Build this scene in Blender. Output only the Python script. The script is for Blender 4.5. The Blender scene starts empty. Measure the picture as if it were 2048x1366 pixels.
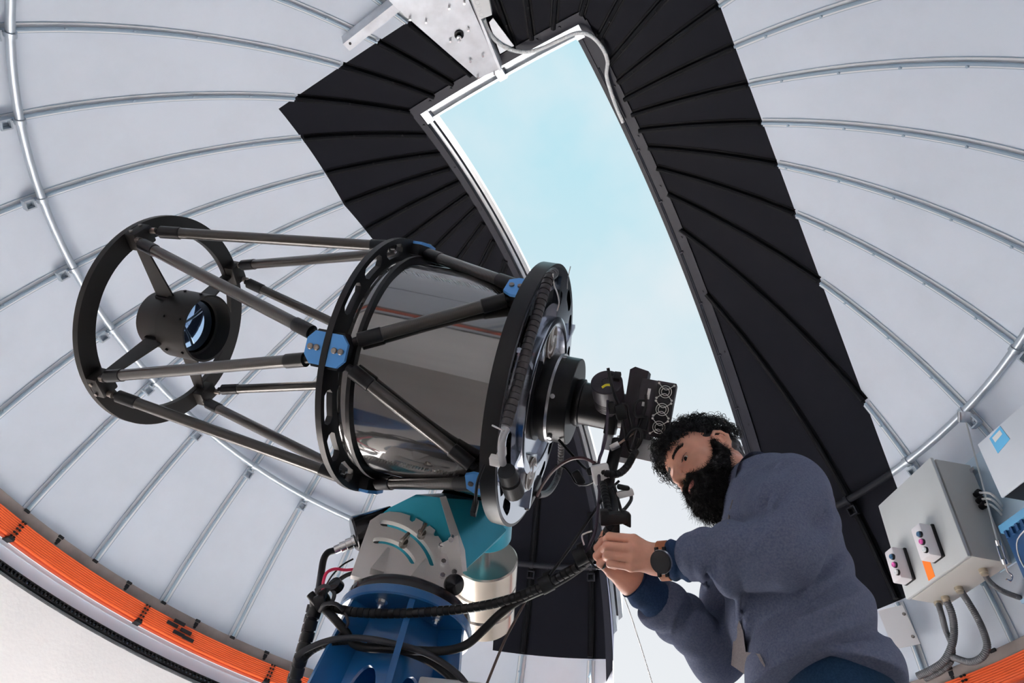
import bpy, bmesh, math, random
import numpy as np
from mathutils import Vector, Matrix, Quaternion
random.seed(7)
PI = math.pi
sc = bpy.context.scene
COL = sc.collection

# ------------------------------------------------------------------ camera
H = 2.05                 # height of the dome's spring line above the floor
R = 2.5                  # dome radius
FPX = 1355.4             # focal length in pixels of the 2048 x 1366 frame
CAM = Vector((1.23899, -1.27753, H - 1.67967))
RT = Vector((0.85430791, 0.49781603, 0.14945635))
UP = Vector((0.31415472, -0.72362704, 0.6145492))
FW = Vector((-0.4140831, 0.47806182, 0.77459156))
cam_d = bpy.data.cameras.new('camera')
cam = bpy.data.objects.new('camera', cam_d)
COL.objects.link(cam)
cam_d.sensor_fit = 'HORIZONTAL'
cam_d.sensor_width = 36.0
cam_d.lens = FPX / 2048 * 36.0
cam_d.clip_start = 0.05
m3 = Matrix((RT, UP, -FW)).transposed()
cam.matrix_world = Matrix.Translation(CAM) @ m3.to_4x4()
sc.camera = cam

# ------------------------------------------------------------------ sky, sun, exposure
sc.view_settings.view_transform = 'Standard'
sc.view_settings.look = 'None'
sc.view_settings.gamma = 1.0
sc.view_settings.use_curve_mapping = False
sc.view_settings.exposure = 0.0
world = bpy.data.worlds.new('sky')
sc.world = world
world.use_nodes = True
wn, wl = world.node_tree.nodes, world.node_tree.links
wn.clear()
w_out = wn.new('ShaderNodeOutputWorld')
w_bg = wn.new('ShaderNodeBackground')
w_tc = wn.new('ShaderNodeTexCoord')
w_sep = wn.new('ShaderNodeSeparateXYZ')
w_ramp = wn.new('ShaderNodeValToRGB')
w_noise = wn.new('ShaderNodeTexNoise')
w_noise.inputs['Scale'].default_value = 3.2
w_noise.inputs['Detail'].default_value = 6
w_nr = wn.new('ShaderNodeMapRange')
w_nr.inputs['From Min'].default_value = 0.45
w_nr.inputs['From Max'].default_value = 0.8
w_mix = wn.new('ShaderNodeMix'); w_mix.data_type = 'RGBA'
wl.new(w_tc.outputs['Generated'], w_sep.inputs[0])
wl.new(w_sep.outputs['Z'], w_ramp.inputs['Fac'])
els = w_ramp.color_ramp.elements
els[0].position = 0.30; els[0].color = (0.86, 0.88, 0.90, 1)
els[1].position = 1.0; els[1].color = (0.42, 0.78, 0.90, 1)
e = els.new(0.66); e.color = (0.78, 0.82, 0.87, 1)
e = els.new(0.86); e.color = (0.58, 0.80, 0.88, 1)
wl.new(w_tc.outputs['Generated'], w_noise.inputs['Vector'])
wl.new(w_noise.outputs['Fac'], w_nr.inputs['Value'])
wl.new(w_nr.outputs['Result'], w_mix.inputs['Factor'])
wl.new(w_ramp.outputs['Color'], w_mix.inputs['A'])
w_mix.inputs['B'].default_value = (0.85, 0.87, 0.9, 1)
wl.new(w_mix.outputs['Result'], w_bg.inputs['Color'])
w_bg.inputs['Strength'].default_value = 1.0
wl.new(w_bg.outputs[0], w_out.inputs['Surface'])

SUN_DIR = Vector((0.38, -0.05, 0.92)).normalized()      # towards the sun
sun_d = bpy.data.lights.new('sun', 'SUN')
sun_d.energy = 94.0
sun_d.color = (1.0, 0.98, 0.97)
sun_d.angle = math.radians(0.6)
sun = bpy.data.objects.new('sun', sun_d)
COL.objects.link(sun)
sun.rotation_euler = SUN_DIR.to_track_quat('Z', 'Y').to_euler()
sun.location = (0, 0, 8)
sc.cycles.diffuse_bounces = 8
sc.cycles.max_bounces = 12
sc.cycles.use_denoising = True
sc.cycles.sample_clamp_indirect = 6.0

# ------------------------------------------------------------------ pixel helpers
def ray(x, y):
    return RT * ((x - 1024) / FPX) + UP * ((683 - y) / FPX) + FW
def at(x, y, dep):                       # a photo pixel at a distance along the view axis
    return CAM + ray(x, y) * dep
def hitp(x, y, P0, N):                   # a photo pixel on a plane of the place
    d = ray(x, y)
    return CAM + d * ((P0 - CAM).dot(N) / d.dot(N))
def hits(x, y, rad=R):                   # a photo pixel on the dome
    d = ray(x, y); o = CAM - Vector((0, 0, H))
    a, b, c = d.dot(d), d.dot(o), o.dot(o) - rad * rad
    return CAM + d * ((-b + math.sqrt(b * b - a * c)) / a)
def hitc(x, y, rad=R):                   # a photo pixel on the round wall
    d = ray(x, y)
    a = d.x ** 2 + d.y ** 2; b = d.x * CAM.x + d.y * CAM.y; c = CAM.x ** 2 + CAM.y ** 2 - rad ** 2
    return CAM + d * ((-b + math.sqrt(b * b - a * c)) / a)

# ------------------------------------------------------------------ materials
MATS = {}
def mat(name, col, rough=0.5, metal=0.0, bump=0.0, bscale=200.0, var=0.0, vscale=8.0, spec=None, coat=0.0, aniso=None, sheen=0.0):
    m = bpy.data.materials.new(name); m.use_nodes = True
    nt = m.node_tree; N, L = nt.nodes, nt.links
    p = N['Principled BSDF']
    p.inputs['Base Color'].default_value = (*col, 1)
    p.inputs['Roughness'].default_value = rough
    p.inputs['Metallic'].default_value = metal
    if spec is not None: p.inputs['Specular IOR Level'].default_value = spec
    if coat: p.inputs['Coat Weight'].default_value = coat; p.inputs['Coat Roughness'].default_value = 0.05
    if sheen: p.inputs['Sheen Weight'].default_value = sheen
    tc = N.new('ShaderNodeTexCoord')
    if var > 0:
        no = N.new('ShaderNodeTexNoise'); no.inputs['Scale'].default_value = vscale; no.inputs['Detail'].default_value = 5
        L.new(tc.outputs['Object'], no.inputs['Vector'])
        mr = N.new('ShaderNodeMapRange'); mr.inputs['From Min'].default_value = .3; mr.inputs['From Max'].default_value = .7
        mr.inputs['To Min'].default_value = 1 - var; mr.inputs['To Max'].default_value = 1 + var
        L.new(no.outputs['Fac'], mr.inputs['Value'])
        mx = N.new('ShaderNodeMix'); mx.data_type = 'RGBA'; mx.blend_type = 'MULTIPLY'; mx.inputs['Factor'].default_value = 1
        mx.inputs['A'].default_value = (*col, 1)
        L.new(mr.outputs['Result'], mx.inputs['B'])
        L.new(mx.outputs['Result'], p.inputs['Base Color'])
    if bump > 0:
        nb = N.new('ShaderNodeTexNoise'); nb.inputs['Scale'].default_value = bscale; nb.inputs['Detail'].default_value = 3
        L.new(tc.outputs['Object'], nb.inputs['Vector'])
        bu = N.new('ShaderNodeBump'); bu.inputs['Strength'].default_value = bump; bu.inputs['Distance'].default_value = .01
        L.new(nb.outputs['Fac'], bu.inputs['Height']); L.new(bu.outputs[0], p.inputs['Normal'])
    MATS[name] = m
    return m

# ------------------------------------------------------------------ mesh helpers
SMALL = {'block_screw', 'housing_screw', 'node_bolt', 'clamp_screw', 'fan_guard', 'vent_hole', 'socket', 'flange_bolt', 'clamp_bolt', 'cover_screw', 'beam_clip', 'hanger_clip', 'splice_cover', 'cable_tie', 'lug', 'rib', 'seam_strip', 'clamp', 'pinwheel_emblem', 'clipped_cable'}   # pieces of a few pixels each, kept joined
class MB:
    """collects shapes, build() links them as one mesh object"""
    def __init__(s): s.v = []; s.f = []; s.mi = []; s.cur = 0
    def add(s, vs, fs):
        o = len(s.v); s.v += [tuple(v) for v in vs]
        s.f += [tuple(i + o for i in f) for f in fs]; s.mi += [s.cur] * len(fs)
        return s
    def box(s, c, sx, sy, sz, X=Vector((1, 0, 0)), Y=Vector((0, 1, 0)), Z=Vector((0, 0, 1)), bev=0.0):
        c = Vector(c); X, Y, Z = (Vector(a).normalized() for a in (X, Y, Z))
        if bev <= 0:
            vs = [c + X * (sx / 2 * i) + Y * (sy / 2 * j) + Z * (sz / 2 * k) for i in (-1, 1) for j in (-1, 1) for k in (-1, 1)]
            return s.add(vs, [(0, 1, 3, 2), (4, 6, 7, 5), (0, 4, 5, 1), (2, 3, 7, 6), (0, 2, 6, 4), (1, 5, 7, 3)])
        bm = bmesh.new(); bmesh.ops.create_cube(bm, size=1)
        for v in bm.verts: v.co = Vector((v.co.x * sx, v.co.y * sy, v.co.z * sz))
        bmesh.ops.bevel(bm, geom=bm.edges[:], offset=bev, segments=2, affect='EDGES', profile=0.5)
        bm.verts.index_update()
        vs = [c + X * v.co.x + Y * v.co.y + Z * v.co.z for v in bm.verts]
        fs = [[v.index for v in f.verts] for f in bm.faces]; bm.free()
        return s.add(vs, fs)
    def tube(s, pts, r, seg=10, closed=False, caps=True, r2=None, up=None):
        pts = [Vector(p) for p in pts]; n = len(pts)
        rs = r if isinstance(r, (list, tuple)) else [r + ((r2 if r2 is not None else r) - r) * i / max(1, n - 1) for i in range(n)]
        vs = []; prev = None
        for i, p in enumerate(pts):
            if closed: t = pts[(i + 1) % n] - pts[i - 1]
            else: t = pts[min(i + 1, n - 1)] - pts[max(i - 1, 0)]
            t = t.normalized() if t.length > 1e-9 else Vector((0, 0, 1))
            if prev is None:
                a = up if up is not None else (Vector((0, 0, 1)) if abs(t.z) < .9 else Vector((1, 0, 0)))
                u = (a - t * a.dot(t)).normalized()
            else:
                u = (prev - t * prev.dot(t))
                u = u.normalized() if u.length > 1e-6 else prev
            prev = u; w = t.cross(u)
            for k in range(seg):
                an = 2 * PI * k / seg
                vs.append(p + (u * math.cos(an) + w * math.sin(an)) * rs[i])
        fs = []
        for i in range(n if closed else n - 1):
            j = (i + 1) % n
            for k in range(seg):
                l = (k + 1) % seg
                fs.append((i * seg + k, i * seg + l, j * seg + l, j * seg + k))
        if caps and not closed:
            fs.append(tuple(range(seg - 1, -1, -1))); fs.append(tuple((n - 1) * seg + k for k in range(seg)))
        return s.add(vs, fs)
    def lathe(s, prof, o, ax, seg=32, ang0=0.0, ang1=2 * PI, xdir=None, close=False):
        """prof = [(distance along axis, radius)]"""
        o = Vector(o); ax = Vector(ax).normalized()
        a = Vector(xdir) if xdir is not None else (Vector((0, 0, 1)) if abs(ax.z) < .9 else Vector((1, 0, 0)))
        u = (a - ax * a.dot(ax)).normalized(); w = ax.cross(u)
        full = abs(ang1 - ang0 - 2 * PI) < 1e-6; ns = seg if full else seg + 1
        vs = []
        for (d, r_) in prof:
            for k in range(ns):
                an = ang0 + (ang1 - ang0) * k / seg
                vs.append(o + ax * d + (u * math.cos(an) + w * math.sin(an)) * max(r_, 1e-5))
        fs = []; m = len(prof)
        for i in range(m if close else m - 1):
            j = (i + 1) % m
            for k in range(seg):
                l = (k + 1) % ns
                fs.append((i * ns + k, i * ns + l, j * ns + l, j * ns + k))
        return s.add(vs, fs)
    def cyl(s, p0, p1, r, seg=20, r2=None, bev=0.0):
        p0, p1 = Vector(p0), Vector(p1); L = (p1 - p0).length; r2 = r if r2 is None else r2
        if bev > 0: prof = [(0, 0), (0, r - bev), (bev, r), (L - bev, r2), (L, r2 - bev), (L, 0)]
        else: prof = [(0, 0), (0, r), (L, r2), (L, 0)]
        return s.lathe(prof, p0, p1 - p0, seg)
    def ring(s, p0, ax, r0, r1, th, seg=64):
        return s.lathe([(0, r0), (0, r1), (th, r1), (th, r0)], p0, ax, seg, close=True)
    def hull(s, pts):
        bm = bmesh.new()
        for p in pts: bm.verts.new(p)
        r_ = bmesh.ops.convex_hull(bm, input=bm.verts[:])
        junk = [g for g in r_['geom_interior'] + r_['geom_unused'] if isinstance(g, bmesh.types.BMVert)]
        if junk: bmesh.ops.delete(bm, geom=list(set(junk)), context='VERTS')
        bmesh.ops.dissolve_limit(bm, angle_limit=.02, verts=bm.verts[:], edges=bm.edges[:])
        bm.verts.index_update()
        vs = [v.co.copy() for v in bm.verts]; fs = [[v.index for v in f.verts] for f in bm.faces]; bm.free()
        return s.add(vs, fs)
    def prism(s, poly, dv):
        """poly: list of 3-D points (planar), extruded by dv"""
        n = len(poly); dv = Vector(dv); poly = [Vector(p) for p in poly]
        nrm = Vector((0, 0, 0))
        for i in range(n): nrm += poly[i].cross(poly[(i + 1) % n])
        if nrm.dot(dv) > 0: poly = poly[::-1]
        vs = poly + [p + dv for p in poly]
        fs = [tuple(range(n)), tuple(range(2 * n - 1, n - 1, -1))] + [((i + 1) % n, i, n + i, n + (i + 1) % n) for i in range(n)]
        return s.add(vs, fs)
    def plate(s, outlines, th, o, X, Y, bev=0.0):
        """flat plate with holes: outlines = list of 2-D loops (first outer), filled by a 2-D curve"""
        cu = bpy.data.curves.new('tmp', 'CURVE'); cu.dimensions = '2D'; cu.fill_mode = 'BOTH'
        cu.extrude = th / 2; cu.bevel_depth = bev
        for lp in outlines:
            sp = cu.splines.new('POLY'); sp.points.add(len(lp) - 1); sp.use_cyclic_u = True
            for q, pt in zip(sp.points, lp): q.co = (pt[0], pt[1], 0, 1)
        ob = bpy.data.objects.new('tmp', cu)
        me = bpy.data.meshes.new_from_object(ob)
        o, X, Y = Vector(o), Vector(X).normalized(), Vector(Y).normalized(); Z = X.cross(Y)
        vs = [o + X * v.co.x + Y * v.co.y + Z * v.co.z for v in me.vertices]
        fs = [list(p.vertices) for p in me.polygons]
        bpy.data.objects.remove(ob); bpy.data.curves.remove(cu); bpy.data.meshes.remove(me)
        return s.add(vs, fs)
    def mesh(s, name, mats, smooth=40):
        me = bpy.data.meshes.new(name)
        me.from_pydata(s.v, [], s.f)
        for m in (mats if isinstance(mats, (list, tuple)) else [mats]): me.materials.append(m)
        if len(me.materials) > 1: me.polygons.foreach_set('material_index', s.mi)
        bm = bmesh.new(); bm.from_mesh(me)
        bmesh.ops.recalc_face_normals(bm, faces=bm.faces[:])
        if smooth:
            for f in bm.faces: f.smooth = True
            for e in bm.edges:
                if len(e.link_faces) == 2 and e.calc_face_angle(0) > math.radians(smooth): e.smooth = False
        bm.to_mesh(me); bm.free()
        return me
    def build(s, name, mats, parent=None, smooth=40, kind=None, label=None):
        if kind is None and parent is not None and name in SMALL: kind = 'stuff'
        return link(name, s.mesh(name, mats, smooth), parent, kind, label)

def link(name, me, parent=None, kind=None, label=None):
    o = bpy.data.objects.new(name, me); COL.objects.link(o)
    if parent is not None:
        o.parent = parent
        bpy.context.view_layer.update()
        o.matrix_parent_inverse = parent.matrix_world.inverted()
    elif len(me.vertices):                     # a thing that is one mesh: origin at its base
        co = np.empty(len(me.vertices) * 3); me.vertices.foreach_get('co', co); co = co.reshape(-1, 3)
        piv = Vector(((co[:, 0].min() + co[:, 0].max()) / 2, (co[:, 1].min() + co[:, 1].max()) / 2, co[:, 2].min()))
        me.transform(Matrix.Translation(-piv)); o.location = piv
    if kind: o['kind'] = kind
    if label: o['label'] = label
    return o
def thing(name, loc, label=None, cat=None, group=None, kind=None):
    o = bpy.data.objects.new(name, None); COL.objects.link(o)
    o.location = loc; o.empty_display_size = .05
    tag(o, label, cat, group, kind)
    bpy.context.view_layer.update()
    return o
def tag(o, label=None, cat=None, group=None, kind=None):
    if label: o['label'] = label
    if cat: o['category'] = cat
    if group: o['group'] = group
    if kind: o['kind'] = kind
    return o
def spline(pts, n=8, closed=False):
    """Catmull-Rom through points"""
    pts = [Vector(p) for p in pts]; out = []; N = len(pts)
    for i in range(N if closed else N - 1):
        p0 = pts[(i - 1) % N] if closed or i > 0 else pts[0] * 2 - pts[1]
        p1 = pts[i]; p2 = pts[(i + 1) % N]
        p3 = pts[(i + 2) % N] if closed or i < N - 2 else pts[-1] * 2 - pts[-2]
        for k in range(n):
            t = k / n
            out.append(.5 * ((2 * p1) + (p2 - p0) * t + (2 * p0 - 5 * p1 + 4 * p2 - p3) * t * t + (3 * p1 - p0 - 3 * p2 + p3) * t ** 3))
    if not closed: out.append(pts[-1])
    return out
def circ2(r_, n=24, cx=0, cy=0, a0=0, a1=2 * PI):
    full = abs(a1 - a0 - 2 * PI) < 1e-6
    return [(cx + r_ * math.cos(a0 + (a1 - a0) * i / (n if full else n - 1)), cy + r_ * math.sin(a0 + (a1 - a0) * i / (n if full else n - 1))) for i in range(n)]
def arcslot(r0, r1, a0, a1, n=12):
    """annular slot with rounded-off corners"""
    rm = min((r1 - r0) * .35, .012)
    d0 = rm / r0; d1 = rm / r1
    o = [(r1 * math.cos(a), r1 * math.sin(a)) for a in np.linspace(a0 + d1, a1 - d1, n)]
    o += [((r1 - rm) * math.cos(a1), (r1 - rm) * math.sin(a1)), ((r0 + rm) * math.cos(a1), (r0 + rm) * math.sin(a1))]
    o += [(r0 * math.cos(a), r0 * math.sin(a)) for a in np.linspace(a1 - d0, a0 + d0, n)]
    o += [((r0 + rm) * math.cos(a0), (r0 + rm) * math.sin(a0)), ((r1 - rm) * math.cos(a0), (r1 - rm) * math.sin(a0))]
    return o
# ------------------------------------------------------------------ materials of the place
def paint_mat(name, white, dark, rough, metal=0.0, bump=0.03, dmetal=0.0, drough=0.55):
    """white metal with the black band painted along the slit (dome coordinates)"""
    m = mat(name, white, rough, metal, bump=bump, bscale=260, spec=.08)
    nt = m.node_tree; N, L = nt.nodes, nt.links; p = N['Principled BSDF']
    tc = N.new('ShaderNodeTexCoord'); sep = N.new('ShaderNodeSeparateXYZ'); L.new(tc.outputs['Object'], sep.inputs[0])
    def op(o, a, b):
        n = N.new('ShaderNodeMath'); n.operation = o
        for i, x in enumerate((a, b)):
            if x is None: continue
            if isinstance(x, (int, float)): n.inputs[i].default_value = x
            else: L.new(x, n.inputs[i])
        return n.outputs[0]
    ax = op('ABSOLUTE', sep.outputs['X'], None)
    ny = op('MAXIMUM', op('SUBTRACT', op('MULTIPLY', sep.outputs['Y'], -1.0), 0.35), 0.0)
    lim = op('SUBTRACT', 1.252, op('MULTIPLY', ny, 0.2))
    k = op('MULTIPLY', op('LESS_THAN', ax, lim), op('GREATER_THAN', sep.outputs['Y'], -1.05))
    k = op('MULTIPLY', k, op('GREATER_THAN', sep.outputs['Z'], H + 0.42))
    # soft dirt streaks on the white
    no = N.new('ShaderNodeTexNoise'); no.inputs['Scale'].default_value = 1.7; no.inputs['Detail'].default_value = 7; no.inputs['Roughness'].default_value = .62
    L.new(tc.outputs['Object'], no.inputs['Vector'])
    mr = N.new('ShaderNodeMapRange'); mr.inputs['From Min'].default_value = .42; mr.inputs['From Max'].default_value = .75
    mr.inputs['To Min'].default_value = 1.0; mr.inputs['To Max'].default_value = .90
    L.new(no.outputs['Fac'], mr.inputs['Value'])
    mw = N.new('ShaderNodeMix'); mw.data_type = 'RGBA'; mw.blend_type = 'MULTIPLY'; mw.inputs['Factor'].default_value = 1
    mw.inputs['A'].default_value = (*white, 1); L.new(mr.outputs['Result'], mw.inputs['B'])
    nd = N.new('ShaderNodeTexNoise'); nd.inputs['Scale'].default_value = 6; nd.inputs['Detail'].default_value = 6
    L.new(tc.outputs['Object'], nd.inputs['Vector'])
    md = N.new('ShaderNodeMix'); md.data_type = 'RGBA'; md.inputs['A'].default_value = (*dark, 1)
    md.inputs['B'].default_value = (dark[0] * 1.5, dark[1] * 1.4, dark[2] * 1.3, 1); L.new(nd.outputs['Fac'], md.inputs['Factor'])
    mx = N.new('ShaderNodeMix'); mx.data_type = 'RGBA'
    L.new(k, mx.inputs['Factor']); L.new(mw.outputs['Result'], mx.inputs['A']); L.new(md.outputs['Result'], mx.inputs['B'])
    L.new(mx.outputs['Result'], p.inputs['Base Color'])
    mm = N.new('ShaderNodeMix'); mm.data_type = 'FLOAT'; mm.inputs['A'].default_value = metal; mm.inputs['B'].default_value = dmetal
    L.new(k, mm.inputs['Factor']); L.new(mm.outputs['Result'], p.inputs['Metallic'])
    mo = N.new('ShaderNodeMix'); mo.data_type = 'FLOAT'; mo.inputs['A'].default_value = rough; mo.inputs['B'].default_value = drough
    L.new(k, mo.inputs['Factor']); L.new(mo.outputs['Result'], p.inputs['Roughness'])
    return m
M_panel = paint_mat('dome_panel_paint', (.66, .725, .81), (.0052, .0060, .0098), .42)
M_ringp = paint_mat('galvanised_tube', (.44, .50, .56), (.012, .014, .019), .38, metal=.55, bump=0)
M_rib = mat('rib_metal', (.33, .42, .50), .42, .35)
M_strip = mat('seam_strip', (.78, .80, .82), .5)
M_black = mat('black_paint', (.003, .0035, .005), .5, var=.15, spec=.15)
M_trimd = mat('dark_trim', (.016, .018, .028), .45, spec=.3)
M_alu = mat('aluminium', (.62, .66, .69), .25, .9, var=.05)
M_galv = mat('galvanised_plate', (.62, .64, .66), .42, .6, var=.12, vscale=14)
M_wall = mat('plaster_wall', (.84, .84, .84), .8, bump=.12, bscale=60, var=.04, vscale=3)
M_wallsheet = mat('white_sheet', (.62, .70, .80), .4)
M_floor = mat('floor_paint', (.55, .51, .48), .7, var=.08, vscale=2)
M_beam = mat('brown_grey_beam', (.22, .19, .18), .6, var=.2, vscale=9)
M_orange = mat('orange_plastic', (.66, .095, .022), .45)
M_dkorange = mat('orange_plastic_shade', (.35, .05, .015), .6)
M_blackp = mat('black_plastic', (.009, .009, .011), .45, spec=.25)
M_concrete = mat('rough_concrete', (.40, .42, .42), .9, bump=.4, bscale=40, var=.2, vscale=10)
M_greyflex = mat('grey_conduit', (.085, .09, .10), .5)
M_whiteflex = mat('light_conduit', (.72, .74, .74), .45)
M_steel = mat('bright_steel', (.75, .75, .76), .25, 1.0)

OC = Vector((0, 0, H))
XW, YT = 0.555, -0.575          # half width of the slit, its far end behind the zenith
def sph(az, th, rad=R):          # azimuth and polar angle in degrees
    a, t = math.radians(az), math.radians(th)
    return OC + Vector((math.sin(t) * math.cos(a), math.sin(t) * math.sin(a), math.cos(t))) * rad
def in_slit(p, m=0.0):
    return abs(p.x) < XW + m and p.y > YT - m
SEAM = [256.08 - 10 * k for k in range(-1, 17)] + [-26.0 + 10 * k for k in range(-6, 12)]
SEAM = sorted([a % 360 for a in SEAM])

# ------------------------------------------------------------------ the dome
dome = thing('ceiling', OC, 'white ribbed dome with a black band around its open slit', kind='structure')
for i, a0 in enumerate(SEAM):
    a1 = SEAM[(i + 1) % len(SEAM)]
    if a1 < a0: a1 += 360
    bm = bmesh.new(); nA, nT = 4, 30; g = []
    for it in range(nT + 1):
        th = 90.6 - (90.6 - 1.2) * it / nT
        g.append([bm.verts.new(sph(a0 + (a1 - a0) * ia / nA, th)) for ia in range(nA + 1)])
    for it in range(nT):
        for ia in range(nA):
            bm.faces.new((g[it][ia], g[it][ia + 1], g[it + 1][ia + 1], g[it + 1][ia]))
    for co, no in (((XW, 0, 0), (1, 0, 0)), ((-XW, 0, 0), (1, 0, 0)), ((0, YT, 0), (0, 1, 0))):
        bmesh.ops.bisect_plane(bm, geom=bm.verts[:] + bm.edges[:] + bm.faces[:], plane_co=co, plane_no=no)
    kill = [f for f in bm.faces if in_slit(f.calc_center_median(), -1e-4)]
    bmesh.ops.delete(bm, geom=kill, context='FACES')
    if len(bm.faces) == 0: bm.free(); continue
    bmesh.ops.recalc_face_normals(bm, faces=bm.faces[:])
    f0 = bm.faces[:][0]
    if f0.normal.dot(f0.calc_center_median() - OC) > 0: bmesh.ops.reverse_faces(bm, faces=bm.faces[:])
    bmesh.ops.solidify(bm, geom=bm.faces[:], thickness=.018)
    for f in bm.faces: f.smooth = True
    for e in bm.edges:
        if len(e.link_faces) == 2 and e.calc_face_angle(0) > .5: e.smooth = False
    me = bpy.data.meshes.new('panel'); bm.to_mesh(me); bm.free(); me.materials.append(M_panel)
    pan = link('panel', me, dome)
    # the seam at this panel's edge: cover strip, tube rib, bolts
    pts = [sph(a0, th, R) for th in np.linspace(89.8, 2.0, 230)]
    def dark(p): 
        q = p - OC
        return abs(q.x) < 1.252 - .2 * max(0, -q.y - .35) and q.y > -1.05 and q.z > .42
    tang = Vector((-math.sin(math.radians(a0)), math.cos(math.radians(a0)), 0))
    runs = {'w': [], 'd': []}
    for p in pts:
        if in_slit(p, .038): continue
        runs['d' if dark(p) else 'w'].append(p)
    for key, run in runs.items():
        segs = []                                  # contiguous runs
        for p in run:
            if segs and (segs[-1][-1] - p).length < .12: segs[-1].append(p)
            else: segs.append([p])
        mb, ms = MB(), MB(); ok = False
        for s_ in segs:
            if len(s_) < 5: continue
            ok = True
            rr = .0085 if key == 'w' else .0135
            mb.tube([p + (OC - p).normalized() * (.016 if key == 'w' else .018) for p in s_], rr, 8)
            for sx in (-.0235, .0235):
                mb.tube([p + tang * sx + (OC - p).normalized() * .0025 for p in s_[::4] + s_[-1:]], .0017, 5)
            vs = []; fs = []
            for p in s_:
                nrm = (OC - p).normalized()
                for sx, dz in ((-.0225, .0), (-.021, .005), (.021, .005), (.0225, .0)):
                    vs.append(p + tang * sx + nrm * (dz + .0005))
            for q in range(len(s_) - 1):
                for c_ in range(3): fs.append((q * 4 + c_, q * 4 + c_ + 1, q * 4 + 5 + c_, q * 4 + 4 + c_))
            ms.add(vs, fs)
            L_ = 0.0
            for q in range(1, len(s_)):
                L_ += (s_[q] - s_[q - 1]).length
                if L_ > .30:
                    L_ = 0
                    nrm = (OC - s_[q]).normalized(); b = s_[q] + tang * .006 + nrm * .02
                    mb.cyl(b, b + nrm * .011, .0065, 6)
        if ok:
            mb.build('rib', M_rib if key == 'w' else M_black, pan)
            ms.build('seam_strip', M_strip if key == 'w' else M_black, pan)

# ring tube that stiffens the dome, with a clamp at each rib
RZ, RR = .935, 2.272
ring = thing('trim_1', OC + Vector((0, 0, RZ)), 'round steel tube ringing the dome halfway up', kind='structure')
aL = math.degrees(math.asin(XW / RR))
pts = [OC + Vector((RR * math.cos(math.radians(a)), RR * math.sin(math.radians(a)), RZ)) for a in np.linspace(90 + aL + 1, 450 - aL - 1, 140)]
MB().tube(pts, .0185, 12).build('ring_tube', M_ringp, ring)
for a in SEAM:
    ar = math.radians(a); o = Vector((math.cos(ar), math.sin(ar), 0)); t = Vector((-math.sin(ar), math.cos(ar), 0))
    c = OC + o * RR + Vector((0, 0, RZ))
    if in_slit(c, .06): continue
    b = MB()
    b.lathe([(-.011, .019), (-.011, .025), (.011, .025), (.011, .019)], c, t, 14, close=True)
    k = c + o * .028 + Vector((0, 0, -.055))
    sl = (o * .39 + Vector((0, 0, -.92))).normalized(); nn = sl.cross(t).normalized()
    for sgn in (-1, 1): b.box(k + t * (.021 * sgn), .007, .048, .03, t, sl, nn)
    for sgn in (-1, 1): b.box(k + sl * (.021 * sgn), .048, .007, .03, t, sl, nn)
    b.box(k - nn * .012 if nn.dot(o) < 0 else k + nn * .012, .045, .045, .005, t, sl, nn)
    b.cyl(c + Vector((0, 0, .03)) + o * .01, c + Vector((0, 0, .05)) + o * .018, .007, 6)
    b.build('clamp', M_ringp, ring)

# ------------------------------------------------------------------ slit frame
def arc_x(x, rad, y0, y1, n=60):          # arc on the dome at constant x, between two values of y
    rho = math.sqrt(rad * rad - x * x); out = []
    p0, p1 = math.asin(max(-1, min(1, y0 / rho))), math.asin(max(-1, min(1, y1 / rho)))
    for i in range(n + 1):
        a = p0 + (p1 - p0) * i / n
        out.append(OC + Vector((x, rho * math.sin(a), rho * math.cos(a))))
    return out
def arc_y(y, rad, x0, x1, n=24):
    rho = math.sqrt(rad * rad - y * y); out = []
    p0, p1 = math.asin(x0 / rho), math.asin(x1 / rho)
    for i in range(n + 1):
        a = p0 + (p1 - p0) * i / n
        out.append(OC + Vector((rho * math.sin(a), y, rho * math.cos(a))))
    return out
def band(mb, lines):                        # closed profile swept along equal-length polylines
    n = len(lines[0]); m = len(lines); vs = [p for i in range(n) for p in (l[i] for l in lines)]
    fs = [(i * m + k, i * m + (k + 1) % m, (i + 1) * m + (k + 1) % m, (i + 1) * m + k) for i in range(n - 1) for k in range(m)]
    fs += [tuple(range(m)), tuple((n - 1) * m + k for k in range(m - 1, -1, -1))]
    mb.add(vs, fs)
frame = thing('trim_2', OC + Vector((0, 0, R)), 'dark flange and bright rails framing the open slit', kind='structure')
YE = 2.40
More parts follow.
